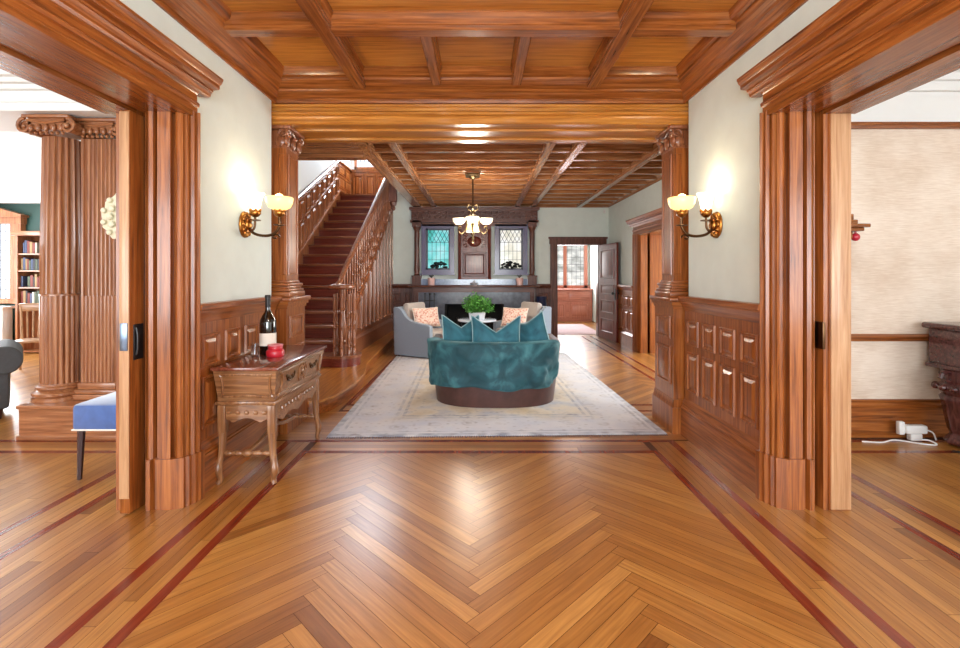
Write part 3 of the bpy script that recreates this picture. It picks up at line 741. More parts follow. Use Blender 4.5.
# balusters
def turned(h):
    P = [(.022, 0), (.022, .10), (.014, .11), (.024, .13), (.014, .15), (.026, .20), (.022, .28), (.013, .40), (.012, .44), (.022, .455), (.012, .47), (.017, .54), (.012, .66), (.020, .68), (.012, .70), (.019, .73), (.019, 1)]
    return [(r, z*h) for r, z in P]
RH = .84
proto = None
def put_baluster(x, y, z, h):
    global proto
    b = MB().lathe(turned(h), (0, 0, 0), 8).build('baluster', STAIRW['z'], stairs_, smooth=50) if proto is None else proto.copy()
    if proto is None: proto = b; b['h'] = 0
    else: COL.objects.link(b)
    b.location = Vector((x, y, z))-Vector(stairs_.location); return b
for n in range(0, 14):
    for k in (0, 1):
        y, z = nose(n); put_baluster(SXR+.0, y+.07+.15*k, z, RH).scale = (1, 1, 1+.095*k/RH)
for k in range(8):
    a = -2.0+k*.62
    put_baluster(-1.92+.165*math.cos(a), 6.70+.165*math.sin(a), .30, .90)
nw = MB().lathe([(.06, 0), (.06, .12), (.045, .14), (.06, .17), (.045, .2), (.065, .3), (.05, .45), (.034, .6), (.05, .62), (.034, .64), (.045, .8), (.05, .92), (0, .92)], (-1.92, 6.70, .30), 14)
o(nw, 'newel', STAIRW['z'])
rail = []
for n in [13.9-.5*i for i in range(27)]:
    y, z = nose(n); rail.append((SXR, y+.1, z+RH+.09))
rail += [(SXR-.005, 6.86, 1.30), (SXR-.03, 6.78, 1.255)]
for k in range(15):
    a = PI*.95+k*PI*2/14*1.05; r = .165-.006*k*.6
    rail.append((-1.92+r*math.cos(a), 6.70+r*math.sin(a), 1.235))
o(MB().tube(rail, .038, 10, flat=.8), 'handrail', STAIRW['y'])
o(MB().lathe([(.09, 0), (.10, .012), (.10, .035), (.07, .05), (0, .055)], (-1.92, 6.70, 1.215), 20), 'newel_cap', STAIRW['x'])
# drop pendant of the upper newel
pn = MB().box(-1.80, -1.66, 9.5, 9.64, 2.86, 3.5).lathe([(0, -.16), (.03, -.15), (.045, -.11), (.03, -.07), (.06, -.05), (.07, 0), (.05, .04)], (-1.73, 9.57, 2.84), 12)
o(pn, 'pendant_newel', WALN['z'])

# stairwell shell
sw_ = MB()
sw_.box(-3.46, SXL-.02, 4.66, 12.3, 0, 5.5)
struct(sw_.build('wall_stair', M['white'], smooth=0))
w = MB().box(-3.46, -1.3, 12.3, 12.4, 0, 5.5).box(-2.0, -1.9, 11.05, 12.3, 0, 5.5).box(-1.42, -1.32, 5.7, 12.3, HC, 5.5).box(-3.46, -1.3, 5.6, 5.7, HC, 5.5).box(-3.46, -1.3, 5.6, 12.4, 5.5, 5.6).box(-3.46, -2.2, 4.5, 4.66, 0, HC).box(-9.3,-3.46,4.5,4.52,3.3,3.4)
struct(w.build('wall_landing', M['white'], smooth=0))
wn = MB()
T = lambda y: 2.60+.503*(y-8.25) if y < 11.15 else 4.06
B = lambda y: (.46+sl*(y-6.84)+.16) if y < 11.2 else 3.33
B0 = lambda y: max(.15, .46+sl*(y-6.84)-.3) if y < 11.3 else 3.3
px = SXL
Y = [5.2+.32*i for i in range(19)]+[11.15]
prev = 5.0
wn.prism([(5.0, .15), (7.0, .15), (11.6, 2.98), (12.3, 3.25), (12.3, 4.06), (11.15, 4.06), (5.0, T(5.0))], 'x', px-.03, px)
for i in range(len(Y)-1):
    a, b = Y[i]+.03, Y[i+1]-.03
    if b-a < .1: continue
    ba, bb_ = max(.5, B(a)), max(.5, B(b)); ta, tb = T(a)-.1, T(b)-.1
    f = .58
    ma, mb_ = ba+(ta-ba)*f, bb_+(tb-bb_)*f
    if ta-ba < .2: continue
    wn.panel((px, a, ba), (px, b, bb_), (px, b, mb_-.03), (px, a, ma-.03), (1, 0, 0), rings=RB)
    wn.panel((px, a, ma+.03), (px, b, mb_+.03), (px, b, tb), (px, a, ta), (1, 0, 0), rings=RB)
for a, b in ((11.2, 11.7), (11.76, 12.26)):
    wn.panel((px, a, 3.45), (px, b, 3.45), (px, b, 3.72), (px, a, 3.72), (1, 0, 0)); wn.panel((px, a, 3.77), (px, b, 3.77), (px, b, 3.98), (px, a, 3.98), (1, 0, 0))
wn.tube([(px+.02, 5.0, T(5.0)), (px+.02, 11.15, 4.06), (px+.02, 12.28, 4.06)], .03, 6)
wn.tube([(px+.015, 6.6, .5), (px+.015, 11.25, B(11.19)), (px+.015, 12.28, 3.38)], .03, 6)
struct(wn.build('trim_6', OAK['z'], smooth=18))
wn = MB().box(-3.3, -2.0, 12.26, 12.3, 3.3, 4.06)
for k in range(4):
    x0, x1 = -3.24+k*.31, -2.99+k*.31
    wn.panel((x0, 12.26, 3.40), (x1, 12.26, 3.40), (x1, 12.26, 3.95), (x0, 12.26, 3.95), (0, -1, 0), rings=RB)
wn.box(-3.3, -2.0, 12.23, 12.3, 4.03, 4.09)
struct(wn.build('trim_7', OAK['z'], smooth=18))
f = MB()
for x in (-3.2, -2.62, -2.06): f.box(x, x+.06, 12.22, 12.3, 4.09, 5.1)
f.box(-3.2, -2.0, 12.22, 12.3, 4.09, 4.15).box(-3.2, -2.0, 12.22, 12.3, 5.04, 5.1)
wl = struct(f.build('window_4', OAK['z']))
MB().box(-3.16, -2.04, 12.27, 12.28, 4.12, 5.06).build('pane', M['pane_day'], wl)
ld = MB()
for k in range(12):
    ld.tube([(-3.15+k*.1, 12.26, 4.14), (-3.15+k*.1+.0, 12.26, 5.05)], .006, 4)
for k in range(5): ld.tube([(-3.15, 12.26, 4.3+k*.18), (-2.05, 12.26, 4.3+k*.18)], .006, 4)
ld.build('lead_came', M['lead'], wl)

# ------------------------------------------------------------------ fireplace and overmantel
fp = thing('fireplace', 'dark carved wood fireplace with slate surround and mantel shelf on the far wall', 'fireplace', (-.13, 10.7, 0))
o = lambda mb, n, m, **k: mb.build(n, m, fp, world=True, **k)
o(MB().box(-1.36, -.78, 10.60, 10.9, 0, 1.02).box(.53, 1.10, 10.60, 10.9, 0, 1.02).box(-.78, .53, 10.60, 10.9, .76, 1.02), 'surround', M['slate'])
o(MB().box(-.78, -.74, 10.62, 11.3, .001, .78).box(.49, .53, 10.62, 11.3, .001, .78).box(-.78, .53, 11.26, 11.3, .001, .78).box(-.78, .53, 10.62, 11.3, .76, .8).box(-.78, .53, 10.62, 11.3, .001, .01), 'firebox', M['soot'])
for x in (-1.46, 1.10):
    o(MB().box(x, x+.10, 10.56, 10.9, 0, 1.06).panel((x+.02, 10.56, .2), (x+.08, 10.56, .2), (x+.08, 10.56, .95), (x+.02, 10.56, .95), (0, -1, 0), rings=((0, 0), (.004, .01), (.012, .01), (.016, .001))), 'jamb', WALN['z'])
o(MB().box(-1.46, 1.20, 10.54, 10.9, 1.02, 1.10).box(-1.49, 1.23, 10.50, 10.9, 1.10, 1.13), 'frieze_board', WALN['x'])
o(MB().cbox(-1.56, 1.30, 10.40, 10.9, 1.13, 1.175, .012), 'mantel_shelf', WALN['x'])
o(MB().box(-1.5, 1.25, 10.0, 10.6, .001, .02), 'hearth', M['slate'])
gr = MB()
for k in range(9): gr.tube([(-.5+k*.09, 10.75, .12), (-.5+k*.09, 10.75, .34)], .008, 5)
gr.tube([(-.52, 10.75, .12), (.24, 10.75, .12)], .01, 5).tube([(-.52, 10.75, .34), (.24, 10.75, .34)], .01, 5)
for x in (-.5, .22): gr.tube([(x, 10.75, .012), (x, 10.75, .42)], .014, 6).ball((x, 10.75, .44), .03)
o(gr, 'grate', M['black'])
om = thing('overmantel', 'tall carved walnut overmantel framing two leaded windows above the mantel', 'overmantel', (-.13, 10.85, 1.176))
o = lambda mb, n, m, **k: mb.build(n, m, om, world=True, **k)
for xc in (-1.42, 1.17):
    p = MB().box(xc-.10, xc+.10, 10.72, 10.898, 1.176, 1.36).box(xc-.11, xc+.11, 10.71, 10.898, 1.36, 1.39)
    p.lathe([(.075, 1.39), (.055, 1.42), (.06, 1.5), (.052, 2.3), (.06, 2.4), (.085, 2.45), (.09, 2.5)], (xc, 10.80, 0), 16)
    for k in range(7): p.tube([(xc+.06*math.cos(k*.9-.5+PI), 10.80+.058*math.sin(k*.9-.5+PI), 1.5), (xc+.056*math.cos(k*.9+.6+PI), 10.80+.056*math.sin(k*.9+.6+PI), 2.35)], .008, 5)
    p.box(xc-.10, xc+.10, 10.72, 10.898, 2.48, 2.62)
    o(p, 'column', WALN['z'])
fz = MB().box(-1.54, 1.29, 10.76, 10.898, 2.58, 2.92).box(-1.58, 1.33, 10.70, 10.898, 2.86, 2.92).box(-1.56, 1.31, 10.72, 10.898, 2.58, 2.63)
for k in range(22):
    x = -1.46+k*.127
    fz.tube([(x+(.05-.005*j)*math.cos(j*.8), 10.752, 2.75+(.05-.005*j)*math.sin(j*.8)) for j in range(9)], .016, 5)
    fz.ball((x+.063, 10.755, 2.80), .02, .015, .03, 8, 6).ball((x+.063, 10.755, 2.69), .02, .015, .025, 8, 6)
o(fz, 'frieze', WALN['x'])
pl = MB().box(-.50, .25, 10.80, 10.898, 1.30, 2.58).box(-.42, .17, 10.77, 10.80, 1.32, 2.4)
pl.panel((-.40, 10.77, 1.36), (.15, 10.77, 1.36), (.15, 10.77, 1.92), (-.40, 10.77, 1.92), (0, -1, 0), rings=RB)
for x in (-.46, .21): pl.lathe([(.045, 1.31), (.03, 1.36), (.032, 1.9), (.028, 2.35), (.045, 2.42)], (x, 10.78, 0), 12)
pl.ball((-.125, 10.765, 2.15), .16, .03, .12).ball((-.125, 10.755, 2.12), .07, .03, .09)
for sgn in (-1, 1):
    for j in range(3): pl.tube([(-.125+sgn*(.2-.0*j+ (.06-.006*q)*math.cos(q*.8)), 10.765, 2.05+.12*j+(.06-.006*q)*math.sin(q*.8)) for q in range(9)], .012, 5)
o(pl, 'carved_panel', MAHO['z'])
for q in ((-1.31, -.50), (.25, 1.06)): o(MB().box(*q, 10.80, 10.898, 2.5, 2.58), 'window_head', WALN['x'])
o(MB().box(-1.32, 1.07, 10.82, 10.898, 1.176, 1.31), 'tile_splash', M['tile'])
for i, (x0, x1, pm) in enumerate(((-1.25, -.65, 'pane_teal'), (.40, 1.0, 'pane_cream'))):
    f = MB()
    f.box(x0-.07, x0+.03, 10.80, 10.96, 1.42, 2.54).box(x1-.03, x1+.07, 10.80, 10.96, 1.42, 2.54).box(x0+.03, x1-.03, 10.80, 10.96, 2.45, 2.54).box(x0+.03, x1-.03, 10.80, 10.96, 1.42, 1.52).box(x0-.09, x1+.09, 10.76, 10.9, 1.40, 1.43)
    wd = struct(f.build('window_%d' % (i+1), M['winframe']))
    s_ = MB(); q = .035
    s_.box(x0+.03, x0+.03+q, 10.90, 10.95, 1.52, 2.45).box(x1-.03-q, x1-.03, 10.90, 10.95, 1.52, 2.45).box(x0+.03, x1-.03, 10.90, 10.95, 2.415, 2.45).box(x0+.03, x1-.03, 10.90, 10.95, 1.52, 1.555)
    s_.build('sash', M['winsash'], wd)
    MB().box(x0+.04, x1-.04, 10.935, 10.94, 1.53, 2.44).build('pane', M[pm], wd)
    ld = MB(); a, b, zt = x0+.065, x1-.065, 2.415
    wv = b-a
    for k in range(1, 5): ld.box(a+wv*k/5-.004, a+wv*k/5+.004, 10.922, 10.93, 1.55, 2.14)
    for k in range(1, 4): ld.box(a, b, 10.922, 10.93, 1.55+.1967*k-.004, 1.55+.1967*k+.004)
    dx = wv/5; hz = zt-2.14
    for k in range(-5, 10):
        for sg in (1, -1):
            # clipped diagonal
            xa = a+k*dx; L_ = []
            for t in (0, 1): L_.append((xa+sg*t*hz*.55, 2.14+t*hz))
            (xA, zA), (xB, zB) = L_
            def at_(x): return zA+(zB-zA)*(x-xA)/(xB-xA)
            lo, hi = max(a, min(xA, xB)), min(b, max(xA, xB))
            if hi-lo > .02: ld.tube([(lo, 10.926, at_(lo)), (hi, 10.926, at_(hi))], .005, 4)
    ld.build('lead_came', M['lead'], wd)

# ------------------------------------------------------------------ left room: columns, beam, library
bmw = MB()
bmw.box(-9.2, -2.2, 4.12, 4.66, 2.81, HC)
for d, z0, z1 in ((.03, 2.80, 2.84), (.02, 2.88, 2.90), (.05, 2.98, 3.02), (.10, 3.02, 3.06), (.15, 3.06, 3.10), (.2, 3.10, 3.16)): bmw.box(-9.2, -2.2, 4.12-d, 4.66+d, z0, z1)
struct(bmw.build('trim_8', M['white']))
struct(MB().box(-9.3, -2.2, -2.2, 4.66, HC, HC+.1).box(-9.3, -3.46, 4.66, 9.0, HC, HC+.1).build('ceiling_left', M['white']))
struct(MB().box(2.2, 6.3, -2.2, 11, HC, HC+.1).build('ceiling_right', M['white']))
w = MB().box(-9.3, -9.2, -2.3, 9, 0, HC)
struct(w.build('wall_west', M['white']))
w = MB(); holes_wall(w, 'x', -9.2, -3.46, 8.9, 9.0, 0, HC, [(-9.15, -8.62, .95, 2.35)])
struct(w.build('wall_library', M['green']))
struct(MB().box(-9.2, -3.46, 8.75, 8.9, 2.72, HC).box(-9.2, -3.46, 8.65, 8.9, 2.9, HC).box(-9.2, -3.46, 8.5, 8.9, 3.05, HC).build('trim_9', M['white']))
f = MB().box(-9.2, -9.1, 8.82, 8.95, .9, 2.4).box(-8.62, -8.42, 8.80, 8.95, .9, 2.4).box(-9.2, -8.4, 8.78, 8.95, 2.34, 2.46).prism([(-9.2, 2.46), (-8.36, 2.46), (-8.36, 2.5), (-8.9, 2.66), (-9.2, 2.66)], 'y', 8.74, 8.95).box(-9.2, -8.36, 8.74, 8.95, .88, .97)
wd = struct(f.build('window_9', COLW['z'])); MB().box(-9.1, -8.6, 8.92, 8.93, .95, 2.36).build('pane', M['pane_day'], wd)
ld = MB()
for k in range(1, 5): ld.box(-9.1+k*.1, -9.092+k*.1, 8.90, 8.91, .95, 2.34)
for k in range(1, 8): ld.box(-9.1, -8.6, 8.90, 8.91, .95+k*.18, .958+k*.18)
ld.build('lead_came', M['lead'], wd)

def ionic(mb, xs, yf, zb, zt, w):     # front face ionic capital
    xc = (xs[0]+xs[1])/2; h = zt-zb
    mb.cbox(xs[0]-w*.12, xs[1]+w*.12, yf-.03, yf+w+.03, zt-.03, zt, .008)
    mb.box(xs[0], xs[1], yf, yf+w, zb+h*.35, zt-.03)
    for sg, x in ((1, xs[0]+.0), (-1, xs[1]-.0)):
        r0 = h*.36; c = (x-sg*.02, zt-.03-r0)
        P = [(c[0]+sg*0+(r0-.0075*k*.55)*math.cos(PI/2+sg*k*.5), yf-.015, c[1]+(r0-.0075*k*.55)*math.sin(PI/2+sg*k*.5)) for k in range(16)]
        mb.tube(P, [.016-.0006*k for k in range(16)], 6); mb.ball((c[0], yf-.015, c[1]), .022, .02, .022, 8, 6)
        mb.tube([(c[0], yf, c[1]), (c[0], yf+w, c[1])], r0*.8, 10)
    mb.tube([(xs[0], yf-.012, zt-.045), (xc, yf-.012, zt-.07), (xs[1], yf-.012, zt-.045)], .014, 6)
    for k in range(5):
        x = xs[0]+(xs[1]-xs[0])*(k+.5)/5; mb.ball((x, yf-.008, zb+h*.42), .022, .02, .035, 8, 6)
    for k in range(7):
        x = xs[0]+(xs[1]-xs[0])*(k+.5)/7; mb.ball((x, yf-.004, zb+h*.18), .015, .015, .015, 6, 5)

pz = .295
pth = thing('column_plinth', 'low wide oak plinth block carrying the two fluted columns in the left room', 'plinth', (-3.5, 4.35, 0))
MB().box(-3.90, -2.25, 4.06, 4.66, .04, pz-.03).build('block', COLW['x'], pth, world=True)
MB().cbox(-3.92, -2.25, 4.05, 4.66, .001, .04, .006).cbox(-3.92, -2.25, 4.05, 4.66, pz-.03, pz, .006).build('edge_moulding', COLW['x'], pth, world=True)
cl = thing('fluted_column', 'round fluted oak column with scroll capital, left one of the pair', 'column', (-3.76, 4.33, pz+.0005))
R = .16
MB().lathe([(.215, 0), (.215, .035), (.20, .04), (.215, .055), (.215, .075), (.19, .085), (.175, .10), (.19, .11), (.19, .125), (.17, .135), (.165, .15)], (0, 0, .001), 40).build('base', COLW['x'], cl)
fl = lambda a, z: 1-.13*abs(math.sin(a*10))**.8
rd = lambda a, z: .90+.10*abs(math.sin(a*12))**.7
MB().lathe([(R, .15), (R, .92)], (0, 0, 0), 160, rfun=rd).build('lower_shaft', COLW['z'], cl, smooth=60)
MB().lathe([(R*1.02, .92), (R*1.02, .935), (R, .94), (R*.99, 1.4), (R*.9, 2.32)], (0, 0, 0), 160, rfun=lambda a, z: 1.0 if z < .938 else fl(a, z)).build('upper_shaft', COLW['z'], cl, smooth=60)
cp = MB(); ionic(cp, (-.165, .165), -.16, 2.30, 2.495, .32); cp.build('capital', COLW['x'], cl, smooth=50)
# square fluted pilaster beside it
cs = thing('square_column', 'square fluted oak column with scroll capital, right one of the pair', 'column', (-3.40, 4.42, pz+.0005))
hw = .15
MB().cbox(-.2, .2, -.2, .2, .001, .05, .006).cbox(-.19, .19, -.19, .19, .05, .09, .012).cbox(-.17, .17, -.17, .17, .09, .15, .012).build('base', COLW['x'], cs)
def flutes(n, depth):
    P = []
    for sx in range(4):
        for i in range(n*6):
            t = -hw+2*hw*i/(n*6); dd = depth*abs(math.sin(PI*i/6))
            P.append(((t, -hw+dd), (hw-dd, t), (-t, hw-dd), (-hw+dd, -t))[sx])
    return P
MB().prism(flutes(9, -.014), 'z', .15, .92).build('lower_shaft', COLW['z'], cs, smooth=50)
MB().prism(flutes(8, .02), 'z', .92, 2.32).build('upper_shaft', COLW['z'], cs, smooth=50)
cp = MB(); ionic(cp, (-.15, .15), -.15, 2.30, 2.495, .30); cp.build('capital', COLW['x'], cs, smooth=50)
# carved rosette on the short wall by the columns
ros = MB().lathe([(0, -.02), (.03, -.03), (.05, -.02), (.06, -.035), (.20, -.02), (.215, 0), (.2, .01), (0, .012)], (0, 0, 0), 32, mx=Matrix.Translation((-2.97, 4.04, 1.89)) @ Matrix.Rotation(-PI/2, 4, 'X') @ Matrix.Scale(-1, 4, (0, 0, 1)), rfun=lambda a, z: 1+.05*math.sin(12*a))
for k in range(12):
    a = k*PI/6
    ros.ball((-2.97+.13*math.cos(a), 4.01, 1.89+.13*math.sin(a)), .03, .02, .03, 8, 6).ball((-2.97+.19*math.cos(a+.25), 4.02, 1.89+.19*math.sin(a+.25)), .024, .018, .024, 8, 6)
ros.tube([(-2.97, 4.05, 1.89), (-2.97, 4.5, 1.89)], .02, 8)
tag(shift(ros.build('wall_rosette', M['cream'], smooth=60), (-2.97, 4.05, 1.89)), 'cream carved rosette ornament half hidden behind the left door jamb', 'ornament')

# library bookcase with books
bk = thing('bookcase', 'tall narrow oak bookcase against the dark green library wall', 'bookcase', (-7.85, 8.7, 0))
o = lambda mb, n, m, **k: mb.build(n, m, bk, world=True, **k)
o(MB().box(-8.28, -8.24, 8.55, 8.88, 0, 2.1).box(-7.48, -7.44, 8.55, 8.88, 0, 2.1).box(-8.28, -7.44, 8.86, 8.89, 0, 2.1), 'carcass', COLW['z'])
o(MB().cbox(-8.32, -7.40, 8.50, 8.89, 2.1, 2.18, .012), 'top', COLW['x'])
for z in (.02, .86, 1.16, 1.46, 1.76): o(MB().box(-8.24, -7.48, 8.56, 8.86, z, z+.025), 'shelf', COLW['x'])
bcols = [plain('book_cloth_%d' % i, c, .6) for i, c in enumerate(((150, 120, 80), (120, 50, 40), (60, 70, 100), (200, 190, 170), (70, 80, 60), (40, 36, 40)))]
bmesh_ = {}
for z in (.885, 1.185, 1.485, 1.785):
    x = -8.23
    while x < -7.56:
        wd_ = random.uniform(.025, .05); h = random.uniform(.17, .24); c = random.randrange(6)
        if random.random() < .12: x += .04; continue
        b = MB().cbox(0, wd_, 0, .17, 0, h, .004).build('book', bcols[c]); b.location = (x, 8.6, z+.001)
        tag(b, 'small book standing upright in a row on the library bookcase shelves', 'book', 'books in the library bookcase'); x += wd_+.002
# oak chair in the library
ch = thing('spindle_chair', 'oak spindle back chair standing in the library beyond the columns', 'chair', (-6.50, 7.0, 0), .5)
MB().cbox(-.21, .21, -.2, .2, .43, .465, .012).build('seat', TABL['x'], ch)
for sx in (-1, 1):
    for sy in (-1, 1):
        MB().tube([(sx*.17, sy*.16, .44), (sx*.21, sy*.21, 0)], [.02, .015], 8).build('leg', TABL['z'], ch)
    MB().tube([(sx*.18, .17, .45), (sx*.21, .24, .95)], [.018, .015], 8).build('back_post', TABL['z'], ch)
for k in range(5): MB().tube([(-.12+k*.06, .175, .46), (-.14+k*.07, .24, .88)], .012, 6).build('spindle', TABL['z'], ch)
MB().cbox(-.23, .23, .225, .255, .86, .98, .012).build('crest_rail', TABL['x'], ch)
# white radiator bench under library window
rb = thing('radiator', 'white column radiator under the library window', 'radiator', (-8.8, 8.6, 0))
for k in range(8): MB().cbox(-9.15+k*.09, -9.09+k*.09, 8.5, 8.7, .08, .8, .02).build('fin', M['white'], rb, world=True)
MB().box(-9.17, -8.42, 8.46, 8.72, .80, .84).build('cover_shelf', M['white'], rb, world=True)
MB().box(-9.15, -9.09, 8.52, 8.68, .001, .08).box(-8.52, -8.46, 8.52, 8.68, .001, .08).build('foot', M['white'], rb, world=True)

# dark sofa arm at the left edge
sf = thing('dark_sofa', 'charcoal sofa with a rolled arm at the left edge of the photo', 'sofa', (-4.58, 4.62, 0), .763)
o = lambda mb, n, m, **k: mb.build(n, m, sf, **k)
for xa in (0, -1.8):
    o(MB().tube([(xa, 0, .575), (xa, .012, .575), (xa, .75, .575)], [.12, .135, .135], 28).cbox(xa-.12, xa+.035, .03, .75, .1, .575, .03), 'arm', M['grey_up'])
o(MB().cbox(-1.68, -.13, .05, .75, .1, .30, .02), 'frame', M['grey_up'])
o(MB().cbox(-1.66, -.14, .0, .55, .302, .46, .05), 'seat_cushion', M['grey_up'])
o(MB().cbox(-1.66, -.14, .55, .75, .302, .70, .06), 'backrest', M['grey_up'])
for xa in (-.04, -1.76):
    for ya in (.1, .65): o(MB().lathe([(.02, 0), (.03, .1)], (xa, ya, 0), 8), 'leg', M['dark_leg'])
# blue upholstered stool
st = thing('upholstered_stool', 'blue velvet seat on dark tapered legs beside the left door jamb', 'stool', (-2.53, 3.48, 0))
sp_ = MB().cbox(-.25, .25, -.22, .22, .335, .52, .03).build('seat', M['seat_blue'], st, bevel=.0)
MB().tube([(-.245, -.215, .345), (.245, -.215, .345), (.245, .215, .345), (-.245, .215, .345)], .006, 6, closed=True).build('piping', M['paper'], sp_)
for sx in (-1, 1):
    for sy in (-1, 1): MB().tube([(sx*.21, sy*.18, .34), (sx*.215, sy*.19, 0)], [.024, .015], 6).build('leg', M['dark_leg'], st)
pp = MB().cbox(-4.2, -3.98, 3.55, 3.74, .001, .006, .002)
tag(shift(pp.build('paper_sheet', M['paper']), (-4.1, 3.65, 0)), 'small white sheet lying on the floor at the left edge', 'paper')

# ------------------------------------------------------------------ right room
w = MB(); w.box(2.2, 6.2, 4.2, 4.3, 0, 2.70); struct(w.build('wall_linen', M['linen'], smooth=0))
w = MB().box(2.2, 6.2, 4.2, 4.3, 2.70, HC).box(6.2, 6.3, -2.3, 4.3, 0, HC); w.box(2.2, 6.2, 4.12, 4.2, 3.08, HC).box(2.2, 6.2, 4.05, 4.2, 3.14, HC).box(2.2, 6.2, 4.16, 4.2, 3.0, HC); struct(w.build('wall_frieze', M['white'], smooth=0))
t = MB().prism([(4.2, 2.675), (4.17, 2.68), (4.165, 2.70), (4.15, 2.71), (4.15, 2.725), (4.2, 2.73)], 'x', 2.2, 6.2).prism([(4.2, .82), (4.175, .825), (4.165, .84), (4.165, .865), (4.18, .875), (4.2, .885)], 'x', 2.2, 6.2)
struct(t.build('trim_10', OAK['x']))
t = MB().prism([(4.2, 0), (4.13, 0), (4.13, .02), (4.15, .03), (4.15, .25), (4.165, .27), (4.165, .29), (4.18, .31), (4.2, .315)], 'x', 2.2, 6.2)
struct(t.build('baseboard_linen', OAK['x']))
# square piano
pn = thing('piano', 'dark rosewood square piano with a massive carved leg at the right edge', 'piano', (4.7, 3.6, 0))
o = lambda mb, n, m, **k: mb.build(n, m, pn, world=True, **k)
o(MB().cbox(3.84, 5.7, 3.12, 4.12, .62, .95, .02).cbox(3.82, 5.72, 3.10, 4.125, .62, .66, .012), 'case', PIAN['x'])
o(MB().cbox(3.79, 5.75, 3.07, 4.13, .95, 1.0, .018), 'lid', PIAN['x'])
def pleg(x, y):
    p = MB().lathe([(.10, .02), (.11, .035), (.10, .06), (.085, .08), (.07, .10), (.075, .12), (.085, .14), (.10, .22), (.125, .36), (.135, .40), (.12, .42), (.13, .44), (.15, .46), (.15, .50), (.12, .52), (.13, .62)], (x, y, 0), 48, rfun=lambda a, z: 1-.06*abs(math.sin(a*4)))
    p.lathe([(.03, .001), (.035, .02)], (x, y, 0), 10)
    g = o(p, 'leg', PIAN['z'], smooth=60)
    sc = MB()
    for sg in (-1, 1):
        sc.tube([(x+sg*(.13+.0)+(.06-.005*k)*math.cos(k*.6)*sg, y-.02, .56+(.06-.005*k)*math.sin(k*.6)) for k in range(11)], .018, 6)
        sc.tube([(x, y+sg*.12+(.055-.005*k)*math.cos(k*.6)*sg, .56+(.055-.005*k)*math.sin(k*.6)) for k in range(11)], .018, 6)
    for k in range(12): sc.ball((x+.155*math.cos(k*PI/6), y+.155*math.sin(k*PI/6), .48), .03, .03, .025, 8, 6)
    sc.build('carved_scroll', PIAN['x'], g, world=True)
for x, y in ((3.93, 3.92), (3.93, 3.3), (5.55, 3.92), (5.55, 3.3)): pleg(x, y)
# shelf sliver by the jamb
sh = thing('wall_shelf', 'small carved wooden wall shelf peeking out beside the right door jamb', 'shelf', (3.12, 4.1, .85))
o = lambda mb, n, m, **k: mb.build(n, m, sh, world=True, **k)
o(MB().cbox(2.9, 3.26, 4.0, 4.195, 1.80, 1.83, .006).cbox(2.9, 3.23, 4.03, 4.195, 1.77, 1.80, .006).cbox(2.9, 3.20, 4.06, 4.195, 1.83, 1.87, .006).cbox(2.9, 3.18, 4.08, 4.195, 1.87, 1.92, .006).cbox(2.9, 3.17, 4.08, 4.195, 1.71, 1.77, .006), 'cornice', BEAM['x'])
o(MB().box(2.9, 3.155, 4.08, 4.163, .89, 1.71), 'upright', WALN['z'])
rk = MB().ball((3.215, 4.11, 1.725), .035, .03, .035)
rk.tube([(3.215, 4.11, 1.75), (3.215, 4.11, 1.769)], .008, 6)
tag(shift(rk.build('red_ornament', M['red'], smooth=60), (3.215, 4.11, 1.769)), 'small red ornament hanging under the wall shelf by the right jamb', 'ornament')
# cables
cd = MB().tube(catmull([(3.2, 4.02, .006), (3.35, 4.0, .006), (3.5, 4.05, .008), (3.65, 3.96, .006), (3.74, 3.93, .01), (3.72, 3.97, .03), (3.67, 3.99, .03)], 8), .006, 6)
tag(shift(cd.build('white_cord', M['wire_white'], smooth=60), (3.5, 4.0, 0)), 'white electric cord lying along the oak baseboard of the right room', 'cord')
ps = thing('power_adapter', 'white plug adapter lying against the oak baseboard beside the piano leg', 'adapter', (3.68, 4.07, 0))
MB().cbox(-.09, .09, -.035, .03, .06, .13, .012).build('body', M['wire_white'], ps)
MB().cbox(-.14, -.09, -.02, .02, .05, .16, .008).build('plug', M['wire_white'], ps)
MB().tube(catmull([(.09, 0, .09), (.14, -.02, .07), (.16, -.03, .01)], 6), .006, 6).cbox(-.05, .05, -.03, .02, .001, .06, .01).build('tail', M['wire_white'], ps)
cd = MB().tube(catmull([(3.74, 3.80, .008), (3.78, 3.76, .008), (3.82, 3.72, .008), (4.05, 3.7, .008), (4.1, 3.6, .008)], 8), .008, 6)
tag(shift(cd.build('black_cord', M['black'], smooth=60), (3.8, 3.9, 0)), 'black electric cord looping on the floor around the piano leg', 'cord')

# ------------------------------------------------------------------ console (dough bin) and what stands on it
cn = thing('console_table', 'carved walnut dough bin table standing against the left wainscot', 'table', (-1.565, 3.65, 0))
hx, hy = .19, .43   # half size at the feet;  local x: toward hall (+), y: along wall
o = lambda mb, n, m, parent=cn, **k: mb.build(n, m, parent, **k)
o(MB().cbox(-.215, .235, -.49, .53, .765, .79, .008), 'top', CONT['y'])
bx = MB()
tz, bz = .762, .555
t_ = (-.205, .215, -.47, .51); b2 = (-.19, .185, -.43, .47)
v = [(t_[i], t_[j], tz) for i, j in ((0, 2), (1, 2), (1, 3), (0, 3))]+[(b2[i], b2[j], bz) for i, j in ((0, 2), (1, 2), (1, 3), (0, 3))]
bx.add(v, [(0, 1, 2, 3), (7, 6, 5, 4), (0, 4, 5, 1), (1, 5, 6, 2), (2, 6, 7, 3), (3, 7, 4, 0)])
bin_ = o(bx, 'bin', CONS['x'])
